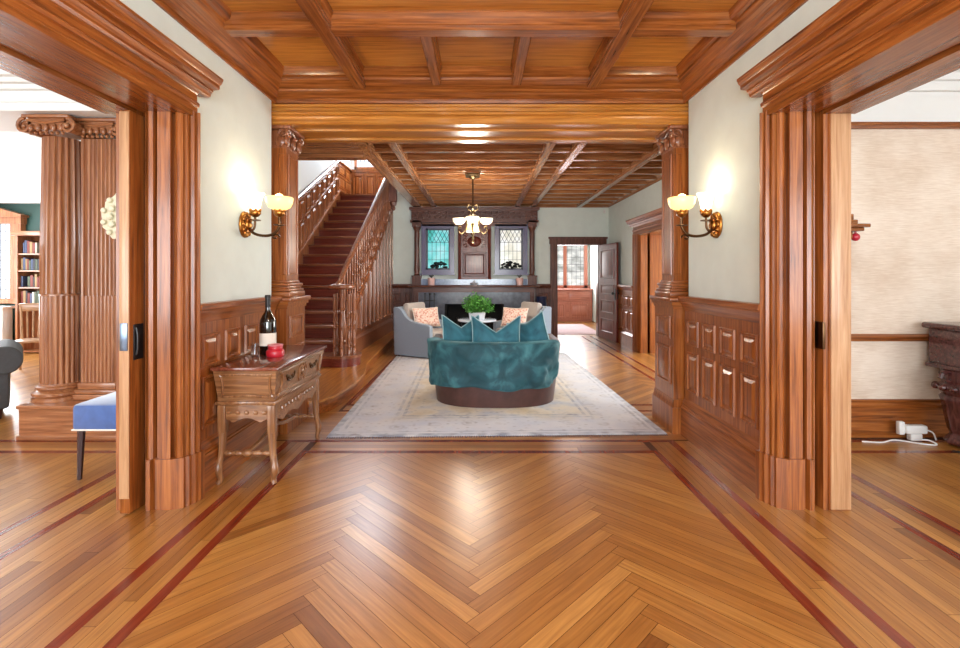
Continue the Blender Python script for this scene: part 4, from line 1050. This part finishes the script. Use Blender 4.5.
# raised scrolled field on the end and on the front
def scroll_rim(mb, P0, U, V, n, w, h, r):
    pts = []
    for u, v_ in ((0, 0), (.12, .0), (.5, .06), (.88, 0), (1, 0), (.97, .12), (.95, .5), (.97, .9), (1, 1), (.88, .97), (.5, 1.0), (.12, .97), (0, 1), (.03, .9), (.05, .5), (.03, .12)):
        pts.append(Vector(P0)+Vector(U)*u*w+Vector(V)*v_*h+Vector(n)*.004)
    mb.tube(catmull(pts+[pts[0]], 4)[:-1], r, 6, closed=True)
rim = MB()
scroll_rim(rim, (-.165, -.44, .585), (1, 0, 0), (0, -.13, .99), (0, -1, 0), .345, .155, .008)
scroll_rim(rim, (.192, -.40, .585), (0, 1, 0), (.14, 0, .99), (1, 0, 0), .84, .155, .007)
Mx = lambda y, z: (.188+(z-.555)*.145, y, z)
rim.tube([Mx(.03+.075*math.cos(a), .665+.075*math.sin(a)) for a in [k*PI/12 for k in range(24)]], .008, 6, closed=True)
rim.tube([Mx(.03+.045*math.cos(a), .665+.045*math.sin(a)) for a in [k*PI/8 for k in range(16)]], .006, 6, closed=True)
for k in range(8):
    a = k*PI/4; rim.ball(Mx(.03+.06*math.cos(a), .665+.06*math.sin(a)), .01, .014, .014, 8, 6)
rim.ball(Mx(.03, .665), .012, .025, .025)
rim.build('carving', CONS['z'], bin_)
hd = MB()
for yc in (-.20, .26):
    hd.tube(catmull([Mx(yc-.07, .69), Mx(yc-.05, .66), Mx(yc, .648), Mx(yc+.05, .66), Mx(yc+.07, .69)], 5), .007, 6)
    for q in (-.07, -.03, 0.0, .03, .07): hd.ball(Mx(yc+q, .69-.025*(1-abs(q)/.07)), .008, .016, .012, 8, 6)
hd.build('handle', M['bronze'], bin_)
o(MB().cbox(-.205, .20, -.45, .485, .53, .555, .008), 'ledge', CONS['y'])
# aprons with scalloped lower edge
ap = MB()
pf = [(-.43+.86*i/24, .40+.035*abs(math.cos(i*PI/8))-.02*math.sin(i*PI/24)) for i in range(25)]
ap.prism(pf+[(.43, .53), (-.43, .53)], 'x', .165, .185)
pe = [(-.18+.36*i/16, .41+.03*abs(math.cos(i*PI/8))) for i in range(17)]
ap.prism(pe+[(.18, .53), (-.18, .53)], 'y', -.43, -.41); ap.prism(pe+[(.18, .53), (-.18, .53)], 'y', .43, .45)
for i in range(11):
    y = -.3+i*.06
    ap.tube([(.19, y+(.022-.002*k)*math.cos(k*.8), .475+(.022-.002*k)*math.sin(k*.8)) for k in range(8)], .006, 5)
ap.ball((.19, .02, .47), .012, .04, .03)
for i in range(5): ap.ball((-.12+i*.06, -.433, .475), .018, .008, .014, 8, 6)
o(ap, 'apron', CONS['x'])
for sx in (-1, 1):
    for y in (-.42, .43):
        sy = -1 if y < 0 else 1
        lg = MB().cbox(sx*.165-.026, sx*.165+.026, y-.026, y+.026, .34, .53, .006)
        pth_ = catmull([(sx*.165, y, .36), (sx*.168, y, .28), (sx*.172, y+sy*.002, .2), (sx*.185, y+sy*.01, .14), (sx*.19, y+sy*.014, .09), (sx*.178, y+sy*.006, .03), (sx*.19, y+sy*.014, .0)], 5)
        n = len(pth_); lg.tube(pth_, [.027-.009*min(1, i/(n*.6)) + (.010*math.exp(-((i/n-.62)/.1)**2)) for i in range(n)], 10)
        o(lg, 'leg', CONS['z'], smooth=50)
strch = MB()
def turned_bar(mb, a, b):
    A, Bv = Vector(a), Vector(b); n = 40
    mb.tube([A+(Bv-A)*i/n for i in range(n+1)], [.011+.008*abs(math.sin(i/n*PI*5))+.006*(abs(i-n/2) < 3) for i in range(n+1)], 10)
turned_bar(strch, (-.165, -.415, .2), (.165, -.415, .2)); turned_bar(strch, (-.165, .425, .2), (.165, .425, .2))
strch.tube(catmull([(0, -.415, .2), (0, -.2, .22), (0, 0, .26), (0, .2, .22), (0, .425, .2)], 6), .014, 8).ball((0, 0, .275), .02, .03, .03)
o(strch, 'stretcher', CONS['y'], smooth=50)

bt = thing('wine_bottle', 'large dark wine bottle with a white label on the console table', 'bottle', (-1.635, 3.70, .7905))
MB().lathe([(0, .012), (.04, .002), (.056, 0), (.06, .006), (.06, .24), (.056, .265), (.04, .30), (.024, .325), (.019, .345), (.018, .43), (.022, .432), (.022, .445), (.018, .447), (.017, .455), (0, .455)], (0, 0, 0), 32).build('glass', M['glassblk'], bt, smooth=50)
MB().lathe([(.0605, .07), (.0608, .07), (.0608, .165), (.0605, .165)], (0, 0, 0), 32, mx=None).build('label_band', M['paper'], bt, smooth=60)
MB().lathe([(.0195, .36), (.0195, .43), (.0235, .431), (.0235, .446), (.019, .456), (0, .457)], (0, 0, 0), 24).build('capsule', M['black'], bt, smooth=50)
tn = thing('red_candle_jar', 'squat red candle jar in front of the dark bottle on the console', 'candle', (-1.535, 3.60, .7905))
MB().lathe([(0, 0), (.058, 0), (.064, .008), (.064, .04), (.058, .05), (.05, .054), (.052, .06), (.052, .075), (.048, .08), (0, .08)], (0, 0, 0), 32).build('jar', M['red'], tn, smooth=50)
MB().lathe([(.056, .081), (.056, .088), (.03, .094), (0, .095)], (0, 0, 0), 28).build('lid', plain('pale_pink_lid', (214, 120, 130), .4), tn, smooth=50)
tl = thing('glass_tumbler', 'small clear glass standing behind the left of the bottle', 'glass', (-1.715, 3.655, .7905))
MB().lathe([(0, 0), (.022, 0), (.026, .005), (.028, .09), (.026, .09), (.024, .01), (0, .008)], (0, 0, 0), 24).build('bowl', plain('clear_glass', (240, 245, 250), .02, trans=1), tl, smooth=50)

# ------------------------------------------------------------------ sconces
def sconce(s, yp, zp, label):
    r = thing('wall_sconce', label, 'wall lamp', (s*WX, yp, zp))
    o = lambda mb, n, m, parent=r, **k: mb.build(n, m, parent, **k)
    i = -s   # into the room
    pl = MB().ball((i*.006, 0, 0), .024, .07, .09, 20, 10)
    for k in range(12):
        a = k*PI/6; pl.ball((i*.022, .050*math.cos(a), .067*math.sin(a)), .012, .014, .018, 8, 6)
    pl.ball((i*.025, 0, 0), .025, .03, .04)
    o(pl, 'back_plate', M['brass'], smooth=60)
    arms = MB()
    arms.tube(catmull([(i*.02, 0, -.01), (i*.07, 0, -.06), (i*.14, 0, -.075), (i*.20, 0, -.06), (i*.235, .0, -.01), (i*.235, 0, .05)], 8), .0095, 8)
    arms.tube(catmull([(i*.02, 0, 0), (i*.05, -.01, -.04), (i*.075, -.01, -.02), (i*.08, -.01, .05)], 8), .008, 8)
    for c in ((i*.235, 0, .0), (i*.08, -.01, .03)): arms.lathe([(.006, -.008), (.035, -.004), (.035, .002), (.006, .004)], c, 14)
    arms.tube([(i*(.21+(.03-.003*k)*math.cos(k*.8)), 0, -.085+(.025-.003*k)*math.sin(k*.8)) for k in range(8)], .006, 6)
    a_ = o(arms, 'arm', M['bronze'], smooth=60)
    for nm, c, mt in (('bell_shade', (i*.08, -.01, .05), 'shade_lit'), ('bowl_shade', (i*.235, 0, .05), 'bowl_lit')):
        cup = MB().lathe([(.012, 0), (.024, .008), (.034, .022), (.034, .04), (.027, .046), (.0, .046)], c, 16, rfun=lambda a, z: 1+.08*math.sin(a*6))
        for k in range(6): cup.ball((c[0]+.032*math.cos(k*PI/3), c[1]+.032*math.sin(k*PI/3), c[2]+.045), .01, .01, .012, 6, 5)
        o(cup, 'cup', M['brass'], a_, smooth=60)
        if nm == 'bell_shade': pr = [(.022, .05), (.03, .055), (.036, .09), (.044, .13), (.055, .155), (.058, .16), (.054, .157), (.042, .13), (.033, .09), (.024, .056)]
        else: pr = [(.02, .045), (.04, .05), (.068, .066), (.083, .095), (.088, .13), (.085, .133), (.08, .10), (.065, .073), (.039, .057), (.02, .05)]
        o(MB().lathe(pr, c, 28), nm, M[mt], a_, smooth=60)
        zb = .10 if nm == 'bell_shade' else .13
        o(MB().ball((c[0], c[1], c[2]+zb), .018 if nm == 'bell_shade' else .03), 'bulb', M['bulb'], a_, smooth=60)
        l = bpy.data.lights.new('sconce_light', 'POINT'); l.energy = 1.6 if nm == 'bell_shade' else 1.6; l.color = (1, .88, .68); l.shadow_soft_size = .03
        lo = bpy.data.objects.new('sconce_light', l); COL.objects.link(lo); lo.location = (s*WX+c[0], yp+c[1], zp+c[2]+(.19 if nm == 'bell_shade' else .22))
    r.scale = (1.17, 1.2, 1.15)
    return r
sconce(-1, 3.72, 1.79, 'brass two arm wall sconce with lit glass shades on the left plaster wall')
sconce(1, 3.70, 1.785, 'brass two arm wall sconce with lit glass shades on the right plaster wall')

# ------------------------------------------------------------------ chandelier
cd = thing('chandelier', 'scrolled bronze chandelier with lit bowls hanging before the fireplace', 'chandelier', (-.11, 7.3, 2.93))
o = lambda mb, n, m, parent=cd, **k: mb.build(n, m, parent, **k)
o(MB().cbox(-.11, .11, -.11, .11, -.03, .0, .008).lathe([(.0, -.075), (.03, -.07), (.06, -.045), (.07, -.03)], (0, 0, 0), 16), 'canopy', M['antique'])
o(MB().tube([(0, 0, -.06), (0, 0, -.55)], .011, 8), 'stem', M['bronze'])
bd = MB().lathe([(0, -1.05), (.012, -1.04), (.02, -1.02), (.008, -1.0), (.025, -.97), (.012, -.94), (.03, -.91), (.02, -.87), (.05, -.82), (.03, -.76), (.018, -.7), (.03, -.66), (.02, -.6), (.03, -.55), (.012, -.53), (0, -.53)], (0, 0, 0), 16)
o(bd, 'body', M['antique'], smooth=60)
for k in range(4):
    a = .0+k*PI/2; c, s_ = math.cos(a), math.sin(a); P = lambda r, z: (r*c*.88, r*s_*.88, z)
    am = MB().tube(catmull([P(.02, -.6), P(.07, -.64), P(.10, -.74), P(.13, -.84), P(.19, -.90), P(.24, -.87), P(.245, -.81), P(.215, -.79), P(.20, -.82)], 6), .009, 6)
    am.tube(catmull([P(.02, -.56), P(.09, -.52), P(.07, -.46), P(.03, -.48)], 6), .007, 6)
    am.tube(catmull([P(.235, -.80), P(.235, -.76)], 2), .012, 6)
    m_ = o(am, 'arm', M['antique'], smooth=60)
    o(MB().lathe([(.015, -.765), (.06, -.755), (.09, -.72), (.10, -.67), (.096, -.67), (.085, -.715), (.055, -.745), (.015, -.755)], P(.235, 0), 20), 'bowl_shade', M['bowl_cream'], m_, smooth=60)
    a2 = a+PI/4; q = (.07*math.cos(a2), .07*math.sin(a2))
    dn = MB().lathe([(.014, -.75), (.026, -.77), (.036, -.81), (.046, -.845), (.052, -.87), (.048, -.866), (.032, -.81), (.02, -.775)], (q[0], q[1], 0), 18, rfun=lambda t, z: 1+.1*math.sin(t*6))
    dn.ball((q[0], q[1], -.83), .018)
    m2 = o(MB().tube([(0, 0, -.68), (q[0], q[1], -.70), (q[0], q[1], -.76)], .008, 6), 'drop_arm', M['antique'], smooth=60)
    o(dn, 'tulip_shade', M['bowl_cream'] if k % 2 else M['bowl_lit'], m2, smooth=60)
for dz, e in ((-.62, 50), (-1.14, 45)):
    l = bpy.data.lights.new('chandelier_light', 'POINT'); l.energy = e; l.color = (1, .90, .76); l.shadow_soft_size = .18
    lo = bpy.data.objects.new('chandelier_light', l); COL.objects.link(lo); lo.location = (-.11, 7.3, 2.93+dz)

# ------------------------------------------------------------------ rug
RW, RL = 2.96, 4.35
rg = MB(); n = 60
rg.cbox(-RW/2, RW/2, -RL/2, RL/2, .0006, .012, .004)
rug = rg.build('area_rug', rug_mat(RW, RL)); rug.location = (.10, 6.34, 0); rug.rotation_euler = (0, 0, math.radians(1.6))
tag(rug, 'faded cream and blue oriental rug on the parquet under the seating', 'rug')
fr = MB()
for k in range(148):
    x = -RW/2+.01+k*.02
    for sy in (-1, 1): fr.tube([(x, sy*RL/2, .006), (x+random.uniform(-.008, .008), sy*(RL/2+.03), .002)], .004, 4)
fr.build('fringe', plain('dark_rug_fringe', (96, 84, 90), .9), rug)['kind'] = 'stuff'

# ------------------------------------------------------------------ barrel loveseat (its back to the lens)
LX, LY = .17, 5.49
lv = thing('loveseat', 'brown leather barrel back loveseat standing on the rug with its back to the hall', 'sofa', (LX, LY, .012))
def upath(a, b, arm, n=40):
    P = [(-a, arm)]
    P += [(-a*math.cos(t), -b*math.sin(t)) for t in [PI*k/n for k in range(n+1)]]
    return P+[(a, arm)]
def shell(mb, a0, b0, a1, b1, th, z0, z1, arm=.42, n=40):
    """curved wall: outer outline grows from (a0,b0) at z0 to (a1,b1) at z1, rounded top"""
    secs = []
    prof = [(0, 0, 0), (0, 0, .35), (0, 0, .7), (0, 0, .93), (.25, 0, 1.0), (.75, 0, 1.0), (1, 0, .93), (1, 0, .5), (1, 0, 0)]
    rows = []
    for (q, _, t) in prof:
        a = a0+(a1-a0)*t-th*q; b = b0+(b1-b0)*t-th*q
        # super-ellipse for a fuller back
        P = [(-a, arm)]
        for k in range(n+1):
            t_ = PI*k/n; c, s_ = math.cos(t_), math.sin(t_)
            P.append((-a*math.copysign(abs(c)**.8, c), -b*abs(s_)**.8))
        P.append((a, arm)); rows.append([(x, y, z0+(z1-z0)*t) for x, y in P])
    m = len(rows[0]); v = [p for r in rows for p in r]; f = []
    for i in range(len(rows)-1):
        f += [(i*m+k, i*m+k+1, (i+1)*m+k+1, (i+1)*m+k) for k in range(m-1)]
    L_ = len(rows)-1
    f += [(L_*m+k, L_*m+k+1, k+1, k) for k in range(m-1)]
    f += [tuple(i*m for i in range(len(rows))), tuple(i*m+m-1 for i in range(len(rows)))[::-1]]
    mb.add(v, f)
b_ = MB(); shell(b_, .66, .50, .745, .56, .13, .004, .665); b_.build('back_shell', M['leather'], lv, smooth=50)
def Dshape(a, b, arm, n=30):
    P = [(-a, arm)]
    for k in range(n+1):
        t_ = PI*k/n; c, s_ = math.cos(t_), math.sin(t_); P.append((-a*math.copysign(abs(c)**.8, c), -b*abs(s_)**.8))
    return P+[(a, arm)]
MB().prism(Dshape(.63, .47, .40), 'z', .005, .27).build('base', M['leather'], lv, smooth=50)
MB().prism(Dshape(.53, .37, .43), 'z', .272, .42).build('seat_cushion', M['leather'], lv, smooth=50, bevel=.03)
# throw draped over the back
def se(a, b, t): 
    c, s_ = math.cos(t), math.sin(t); return (-a*math.copysign(abs(c)**.8, c), -b*abs(s_)**.8)
tv = []; tf = []; nu, nv = 70, 44
for i in range(nu+1):
    u = i/nu; t = .12+u*(PI-.12-.52)
    hem = .462+.010*math.sin(u*9+1)+.006*math.sin(u*23)
    for j in range(nv+1):
        w_ = j/nv; L_ = -.16+w_*(.16+.13+hem)    # along the drape: inside -> top -> outside
        fold = .022*math.sin(u*26+3*math.sin(w_*4))*max(0, w_-.3)+.022*math.sin(u*11+2+w_*5)*max(0, w_-.28)+.009*math.sin(u*47+w_*9)*max(0, w_-.35)+.02*max(0, w_-.3)
        wav = .03*math.exp(-((u-.68)/.12)**2)*math.sin(w_*16+u*30)*max(0, w_-.35)
        if L_ < 0: q, z = 1.0, .665+.008+L_
        elif L_ < .13: q, z = 1-L_/.13, .665+.016-.008*abs(L_/.065-1)**2
        else: q, z = 0.0, .665+.008-(L_-.13)
        tt = max(0, min(1, (z-.03)/.635)); a = .66+.085*tt; b = .50+.06*tt
        off_ = (.012+fold+wav+.004) if q == 0 else (.006 if q < 1 else -.012)
        off_ += (.045*max(0, mnoise.fractal(Vector((u*7, w_*4, 1.7)), 1.0, 2.0, 3)+.15)*min(1, max(0, w_-.38)*5) if q == 0 else 0)
        x, y = se(a-.13*q+off_, b-.13*q+off_, t); tv.append((LX+x, LY+y, .012+z))
for i in range(nu):
    for j in range(nv):
        k = i*(nv+1)+j; tf.append((k, k+nv+1, k+nv+2, k+1))
tm = MB().add(tv, tf).build('throw_blanket', M['throw'], smooth=80)
sm = tm.modifiers.new('cloth_thickness', 'SOLIDIFY'); sm.thickness = .008; sm.offset = 1
tag(shift(tm, (LX, LY-.5, .6)), 'plush teal throw draped over the curved back of the brown loveseat', 'blanket')

# cushions
def pillow(name, w, h, d, mat, pipe, loc, rx, ry, rz, label, group=None, dip=0.0):
    n = 24; v = []; f = []
    for side in (1, -1):
        for i in range(n+1):
            for j in range(n+1):
                u, q = i/n*2-1, j/n*2-1
                e = (max(0, 1-u**4)*max(0, 1-q**4))**.5
                x = u*w/2*(1-.07*(1-abs(u))*0-.06*(1-q*q)*abs(u)); z = q*h/2*(1-.06*(1-u*u)*abs(q))
                z -= dip*max(0, 1-abs(u)*1.05)*max(0, (q+1)/2)**2
                v.append((x, side*d/2*e*(1-.35*max(0, q)*(1-abs(u))*(dip > 0)), z))
    m = (n+1)**2
    for sd in (0, 1):
        for i in range(n):
            for j in range(n):
                k = sd*m+i*(n+1)+j; q = (k, k+n+1, k+n+2, k+1); f.append(q if sd else q[::-1])
    r = thing(name, label, 'cushion', loc, 0, group); r.rotation_euler = (rx, ry, rz)
    mb = MB().add(v, f)
    o_ = mb.build('cover', mat, r, smooth=80)
    bm = bmesh.new(); bm.from_mesh(o_.data); bmesh.ops.remove_doubles(bm, verts=bm.verts, dist=.0008); bmesh.ops.recalc_face_normals(bm, faces=bm.faces); bm.to_mesh(o_.data); bm.free()
    ed = [v[i*(n+1)] for i in range(n+1)]+[v[n*(n+1)+j] for j in range(1, n+1)]+[v[i*(n+1)+n] for i in range(n-1, -1, -1)]+[v[j] for j in range(n-1, 0, -1)]
    MB().tube(ed, .007, 6, closed=True).build('piping', pipe, o_, smooth=80)
    return r
pillow('teal_cushion', .47, .48, .14, M['teal'], M['teal_pipe'], (-.21, 5.40, .71), -.14, .04, .50, 'teal velvet cushion at the left end of the loveseat', dip=.13)
pillow('teal_cushion',   .54, .48, .14, M['teal'], M['teal_pipe'], (.175, 5.23, .715), -.12, 0, 0, 'teal velvet cushion in the middle of the loveseat with a dented top', dip=.17)
pillow('teal_cushion', .47, .48, .14, M['teal'], M['teal_pipe'], (.56, 5.42, .69), -.14, -.34, -.5, 'teal velvet cushion at the right end of the loveseat tilted with one corner up', dip=.06)

# ------------------------------------------------------------------ armchairs
def armchair(loc, rz, label):
    r = thing('armchair', label, 'armchair', loc, rz, 'slipcovered armchairs by the fireplace')
    o = lambda mb, n, m, **k: mb.build(n, m, r, **k)
    # local: seat faces +x ; side panels at y = +-.36
    top = catmull([(-.38, 0, .87), (-.30, 0, .87), (-.22, 0, .82), (-.14, 0, .72), (-.02, 0, .645), (.15, 0, .61), (.34, 0, .585), (.40, 0, .56)], 5)
    pr = [(p.x, p.z) for p in top]+[(.40, .02), (-.38, .02)]
    for sy in (-1, 1):
        o(MB().prism(pr, 'y', *sorted((sy*.30, sy*.40))), 'side', M['chair_fab'], bevel=.025, smooth=50)
    o(MB().prism([(-.40, .02), (-.42, .86), (-.40, .88), (-.30, .88), (-.25, .45), (-.25, .02)], 'y', -.39, .39), 'back', M['chair_fab'], bevel=.02, smooth=50)
    o(MB().cbox(-.3, .38, -.30, .30, .02, .33, .02), 'base', M['chair_fab'])
    o(MB().cbox(-.24, .42, -.295, .295, .332, .47, .045), 'seat_cushion', M['chair_in'])
    o(MB().cbox(-.07, .07, -.29, .29, -.25, .25, .05, mx=Matrix.Translation((-.20, 0, .70)) @ Matrix.Rotation(-.12, 4, 'Y')), 'back_cushion', M['chair_in'])
    for x in (-.33, .33):
        for y in (-.33, .33): o(MB().lathe([(.02, -.0), (.025, .025)], (x, y, 0), 8), 'foot', M['dark_leg'])
    r.scale = (.93, .93, .95)
    return r
armchair((-.98, 8.40, .0125), math.radians(-28), 'blue grey slipcovered armchair on the left of the round table')
c2 = armchair((.74, 8.52, .0125), math.radians(208), 'blue grey slipcovered armchair on the right of the round table')
pillow('coral_cushion', .50, .34, .13, M['coral'], M['paper'], (-.93, 8.33, .665), -.30, 0, .62, 'coral patterned cushion leaning in the left armchair')
pillow('coral_cushion', .50, .34, .13, M['coral'], M['paper'], (.60, 8.38, .66), -.30, 0, -.62, 'coral patterned cushion leaning in the right armchair')

# round table with plant
tb = thing('round_table', 'round pale topped pedestal table standing between the armchairs', 'table', (-.05, 8.15, .0125))
MB().lathe([(0, .60), (.30, .60), (.325, .61), (.33, .62), (.325, .635), (.31, .64), (0, .64)], (0, 0, 0), 40).build('table_top', M['table_top'], tb, smooth=40)
MB().lathe([(.03, .05), (.05, .08), (.03, .2), (.045, .3), (.028, .45), (.06, .58), (.1, .60)], (0, 0, 0), 16).build('pedestal', M['dark_leg'], tb, smooth=50)
for k in range(3):
    a = k*2*PI/3+.5; MB().tube(catmull([(0, 0, .12), (.12*math.cos(a), .12*math.sin(a), .1), (.24*math.cos(a), .24*math.sin(a), .024)], 5), .022, 8).build('foot', M['dark_leg'], tb)
pt = thing('potted_plant', 'bushy green plant in a white square pot on the round table', 'plant', (-.05, 8.12, .653))
MB().add([(-.12, -.12, 0), (.12, -.12, 0), (.12, .12, 0), (-.12, .12, 0), (-.14, -.14, .12), (.14, -.14, .12), (.14, .14, .12), (-.14, .14, .12)], [(3, 2, 1, 0), (4, 5, 6, 7), (0, 1, 5, 4), (1, 2, 6, 5), (2, 3, 7, 6), (3, 0, 4, 7)]).build('pot', M['pot_white'], pt, bevel=.008)
fo = MB(); stm = MB(); rnd = random.Random(3)
for k in range(110):
    th = rnd.uniform(0, 2*PI); ph = math.acos(rnd.uniform(-.25, 1)); rr = rnd.uniform(.17, .30)
    e = Vector((rr*math.sin(ph)*math.cos(th), rr*math.sin(ph)*math.sin(th), .20+.85*rr*math.cos(ph)))
    if k < 45: stm.tube([(e.x*.1, e.y*.1, .1), (e.x*.5, e.y*.5, .13+(e.z-.1)*.55), tuple(e)], .003, 4)
    for q in range(9):
        c = e*rnd.uniform(.72, 1.06)+Vector((rnd.gauss(0, .025), rnd.gauss(0, .025), rnd.gauss(0, .025))); c.z = max(.13, c.z)
        R_ = Matrix.Translation(c) @ Matrix.Rotation(rnd.uniform(0, 6.3), 4, 'Z') @ Matrix.Rotation(rnd.uniform(-1.2, 1.2), 4, 'X')
        l_ = rnd.uniform(.022, .036)
        fo.add([(0, -l_, 0), (l_*.5, -.1*l_, .004), (0, l_, 0), (-l_*.5, -.1*l_, .004)], [(0, 1, 2), (0, 2, 3)], R_)
fo.build('foliage', M['leaf'], pt, smooth=0); stm.build('stems', M['leaf'], pt)

# ------------------------------------------------------------------ mantel objects
for x, lb in ((-1.07, 'small pink pot with a plant on the mantel below the left window'), (.87, 'small pink pot with a plant on the mantel below the right window')):
    p = thing('pink_pot', lb, 'pot', (x, 10.55, 1.176))
    MB().lathe([(0, 0), (.07, 0), (.085, .15), (.08, .16), (.07, .15), (0, .14)], (0, 0, 0), 20).build('pot', M['pot_pink'], p, smooth=40)
    lf = MB()
    for k in range(10):
        a = k*.63; lf.tube(catmull([(0, 0, .14), (.03*math.cos(a), .03*math.sin(a), .2), (.07*math.cos(a), .07*math.sin(a), .2+.02*(k % 3))], 4), [.004+.008*math.sin(PI*i/8) for i in range(9)], 5, flat=.3)
    lf.build('leaves', M['leafdark'], p, smooth=60)
for x, lb, w_ in ((-.93, 'dark leafy sprig standing on the sill of the teal left window', .17), (.70, 'dark leafy sprig standing on the sill of the pale right window', .22)):
    p = thing('window_sprig', lb, 'plant', (x, 10.85, 1.43))
    MB().cbox(-.09, .09, -.035, .035, .001, .09, .01).build('trough', M['winsash'], p)
    lf = MB(); rnd = random.Random(int(x*100)+5)
    for k in range(26):
        xx = rnd.uniform(-w_, w_); zz = .14+rnd.uniform(0, .13)*(1-(xx/w_)**2*.6); lf.ball((xx, rnd.uniform(-.03, .03), zz), .038, .02, .026, 8, 6)
    for k in range(7): lf.tube([(0, 0, .08), (-w_*.9+k*w_*.3, 0, .17)], .005, 5)
    lf.build('leaves', M['leafdark'], p, smooth=60)
cd_ = MB().lathe([(0, 0), (.06, 0), (.08, .03), (.1, .04), (.1, .05), (.06, .045), (.02, .06), (.03, .1), (0, .1)], (0, 0, 0), 20).build('mantel_dish', M['pot_white'], smooth=50)
cd_.location = (-.13, 10.6, 1.176); tag(cd_, 'small pale footed dish at the middle of the mantel shelf', 'dish')
ts = thing('fire_tools', 'black iron fire tool stand at the left of the hearth', 'fire tools', (-1.08, 10.30, .021))
MB().lathe([(.12, 0), (.12, .015), (.03, .03), (.012, .05), (.012, .95), (.03, .97), (0, 1.0)], (0, 0, 0), 16).box(-.12, .12, -.01, .01, .82, .84).build('stand', M['black'], ts, smooth=40)
for x, nm in ((-.10, 'poker'), (.10, 'shovel')):
    t = MB().tube([(x, -.025, .2), (x, -.025, .95)], .01, 6).ball((x, -.025, .97), .02)
    if nm == 'shovel': t.cbox(x-.05, x+.05, -.035, -.02, .06, .22, .005)
    t.build(nm, M['black'], ts, smooth=40)
lb = thing('log_basket', 'dark blue upright holder beside the right end of the fireplace', 'basket', (1.36, 10.62, 0))
MB().lathe([(.09, .001), (.10, .02), (.11, .9), (.12, .92), (.10, .92), (.09, .03), (0, .03)], (0, 0, 0), 20).build('bin', plain('navy_enamel', (44, 52, 84), .35), lb, smooth=40)

# detectors
dt = MB().lathe([(0, -.035), (.05, -.033), (.065, -.02), (.068, 0), (0, 0)], (0, 0, 0), 24).build('smoke_detector', M['wire_white'], smooth=40); dt.location = (.98, 6.15, 3.08)
tag(dt, 'round white smoke detector on the coffered ceiling of the far hall', 'detector')
dt = MB().cbox(-.025, .025, -.03, .0, -.04, .04, .01).build('motion_sensor', M['wire_white']); dt.location = (2.82, 10.898, 2.84)
tag(dt, 'small white motion sensor high in the far right corner', 'sensor')

# ------------------------------------------------------------------ light
def area(name, loc, size, energy, col, rot):
    l = bpy.data.lights.new(name, 'AREA'); l.shape = 'RECTANGLE'; l.size, l.size_y = size; l.energy = energy; l.color = col
    o_ = bpy.data.objects.new(name, l); COL.objects.link(o_); o_.location = loc; o_.rotation_euler = rot; return o_
DAY = (.88, .95, 1.0)
area('fill_hall', (0, -2.32, 1.6), (2.8, 2.2), 230, DAY, (PI/2, 0, 0))  # added frontal fill behind the lens, set in a made-up window
area('fill_left', (-5.4, -2.32, 1.65), (4, 2.1), 270, DAY, (PI/2, 0, 0))  # added fill for the left room, from an unseen made-up window
area('fill_right', (4.4, -2.32, 1.65), (2.8, 2.1), 170, DAY, (PI/2, 0, 0))  # right room gets the same added fill, its window unseen and made up
area('daylight_vestibule', (6.07, 7.8, 1.5), (3.4, 1.9), 260, (1, .98, .95), (PI/2, 0, PI/2))
area('daylight_landing', (-2.6, 12.15, 4.75), (1.2, .9), 90, (.8, .9, 1), (PI/2-.6, 0, PI))
area('daylight_rear', (2.3, 14.8, 1.75), (1.8, 1.2), 70, (1, .93, .95), (PI/2, 0, PI))
area('daylight_library', (-8.85, 8.7, 1.65), (.5, 1.3), 60, DAY, (PI/2, 0, PI))
area('fill_library_side', (-9.15, 6.4, 1.7), (2.4, 2.0), 160, DAY, (PI/2, 0, -PI/2))  # added fill panel; the west wall has no window here
# ceiling lamp of the near hall, above and ahead of the lens
l = bpy.data.lights.new('hall_lamp', 'POINT'); l.energy = 45; l.color = (1, .92, .80); l.shadow_soft_size = .15
lo = bpy.data.objects.new('hall_lamp', l); COL.objects.link(lo); lo.location = (0, 1.2, 2.55)
wld = bpy.data.worlds.new('sky'); SC.world = wld; wld.use_nodes = True
wld.node_tree.nodes['Background'].inputs[0].default_value = (.75, .85, 1, 1); wld.node_tree.nodes['Background'].inputs[1].default_value = .6

SC.view_settings.view_transform = 'Standard'; SC.view_settings.look = 'None'; SC.view_settings.gamma = 1
SC.view_settings.use_curve_mapping = False
SC.view_settings.exposure = 0.5
try:
    SC.cycles.use_denoising = True; SC.cycles.max_bounces = 10; SC.cycles.diffuse_bounces = 6; SC.cycles.glossy_bounces = 5; SC.cycles.sample_clamp_indirect = 6; SC.cycles.caustics_reflective = False
except Exception: pass
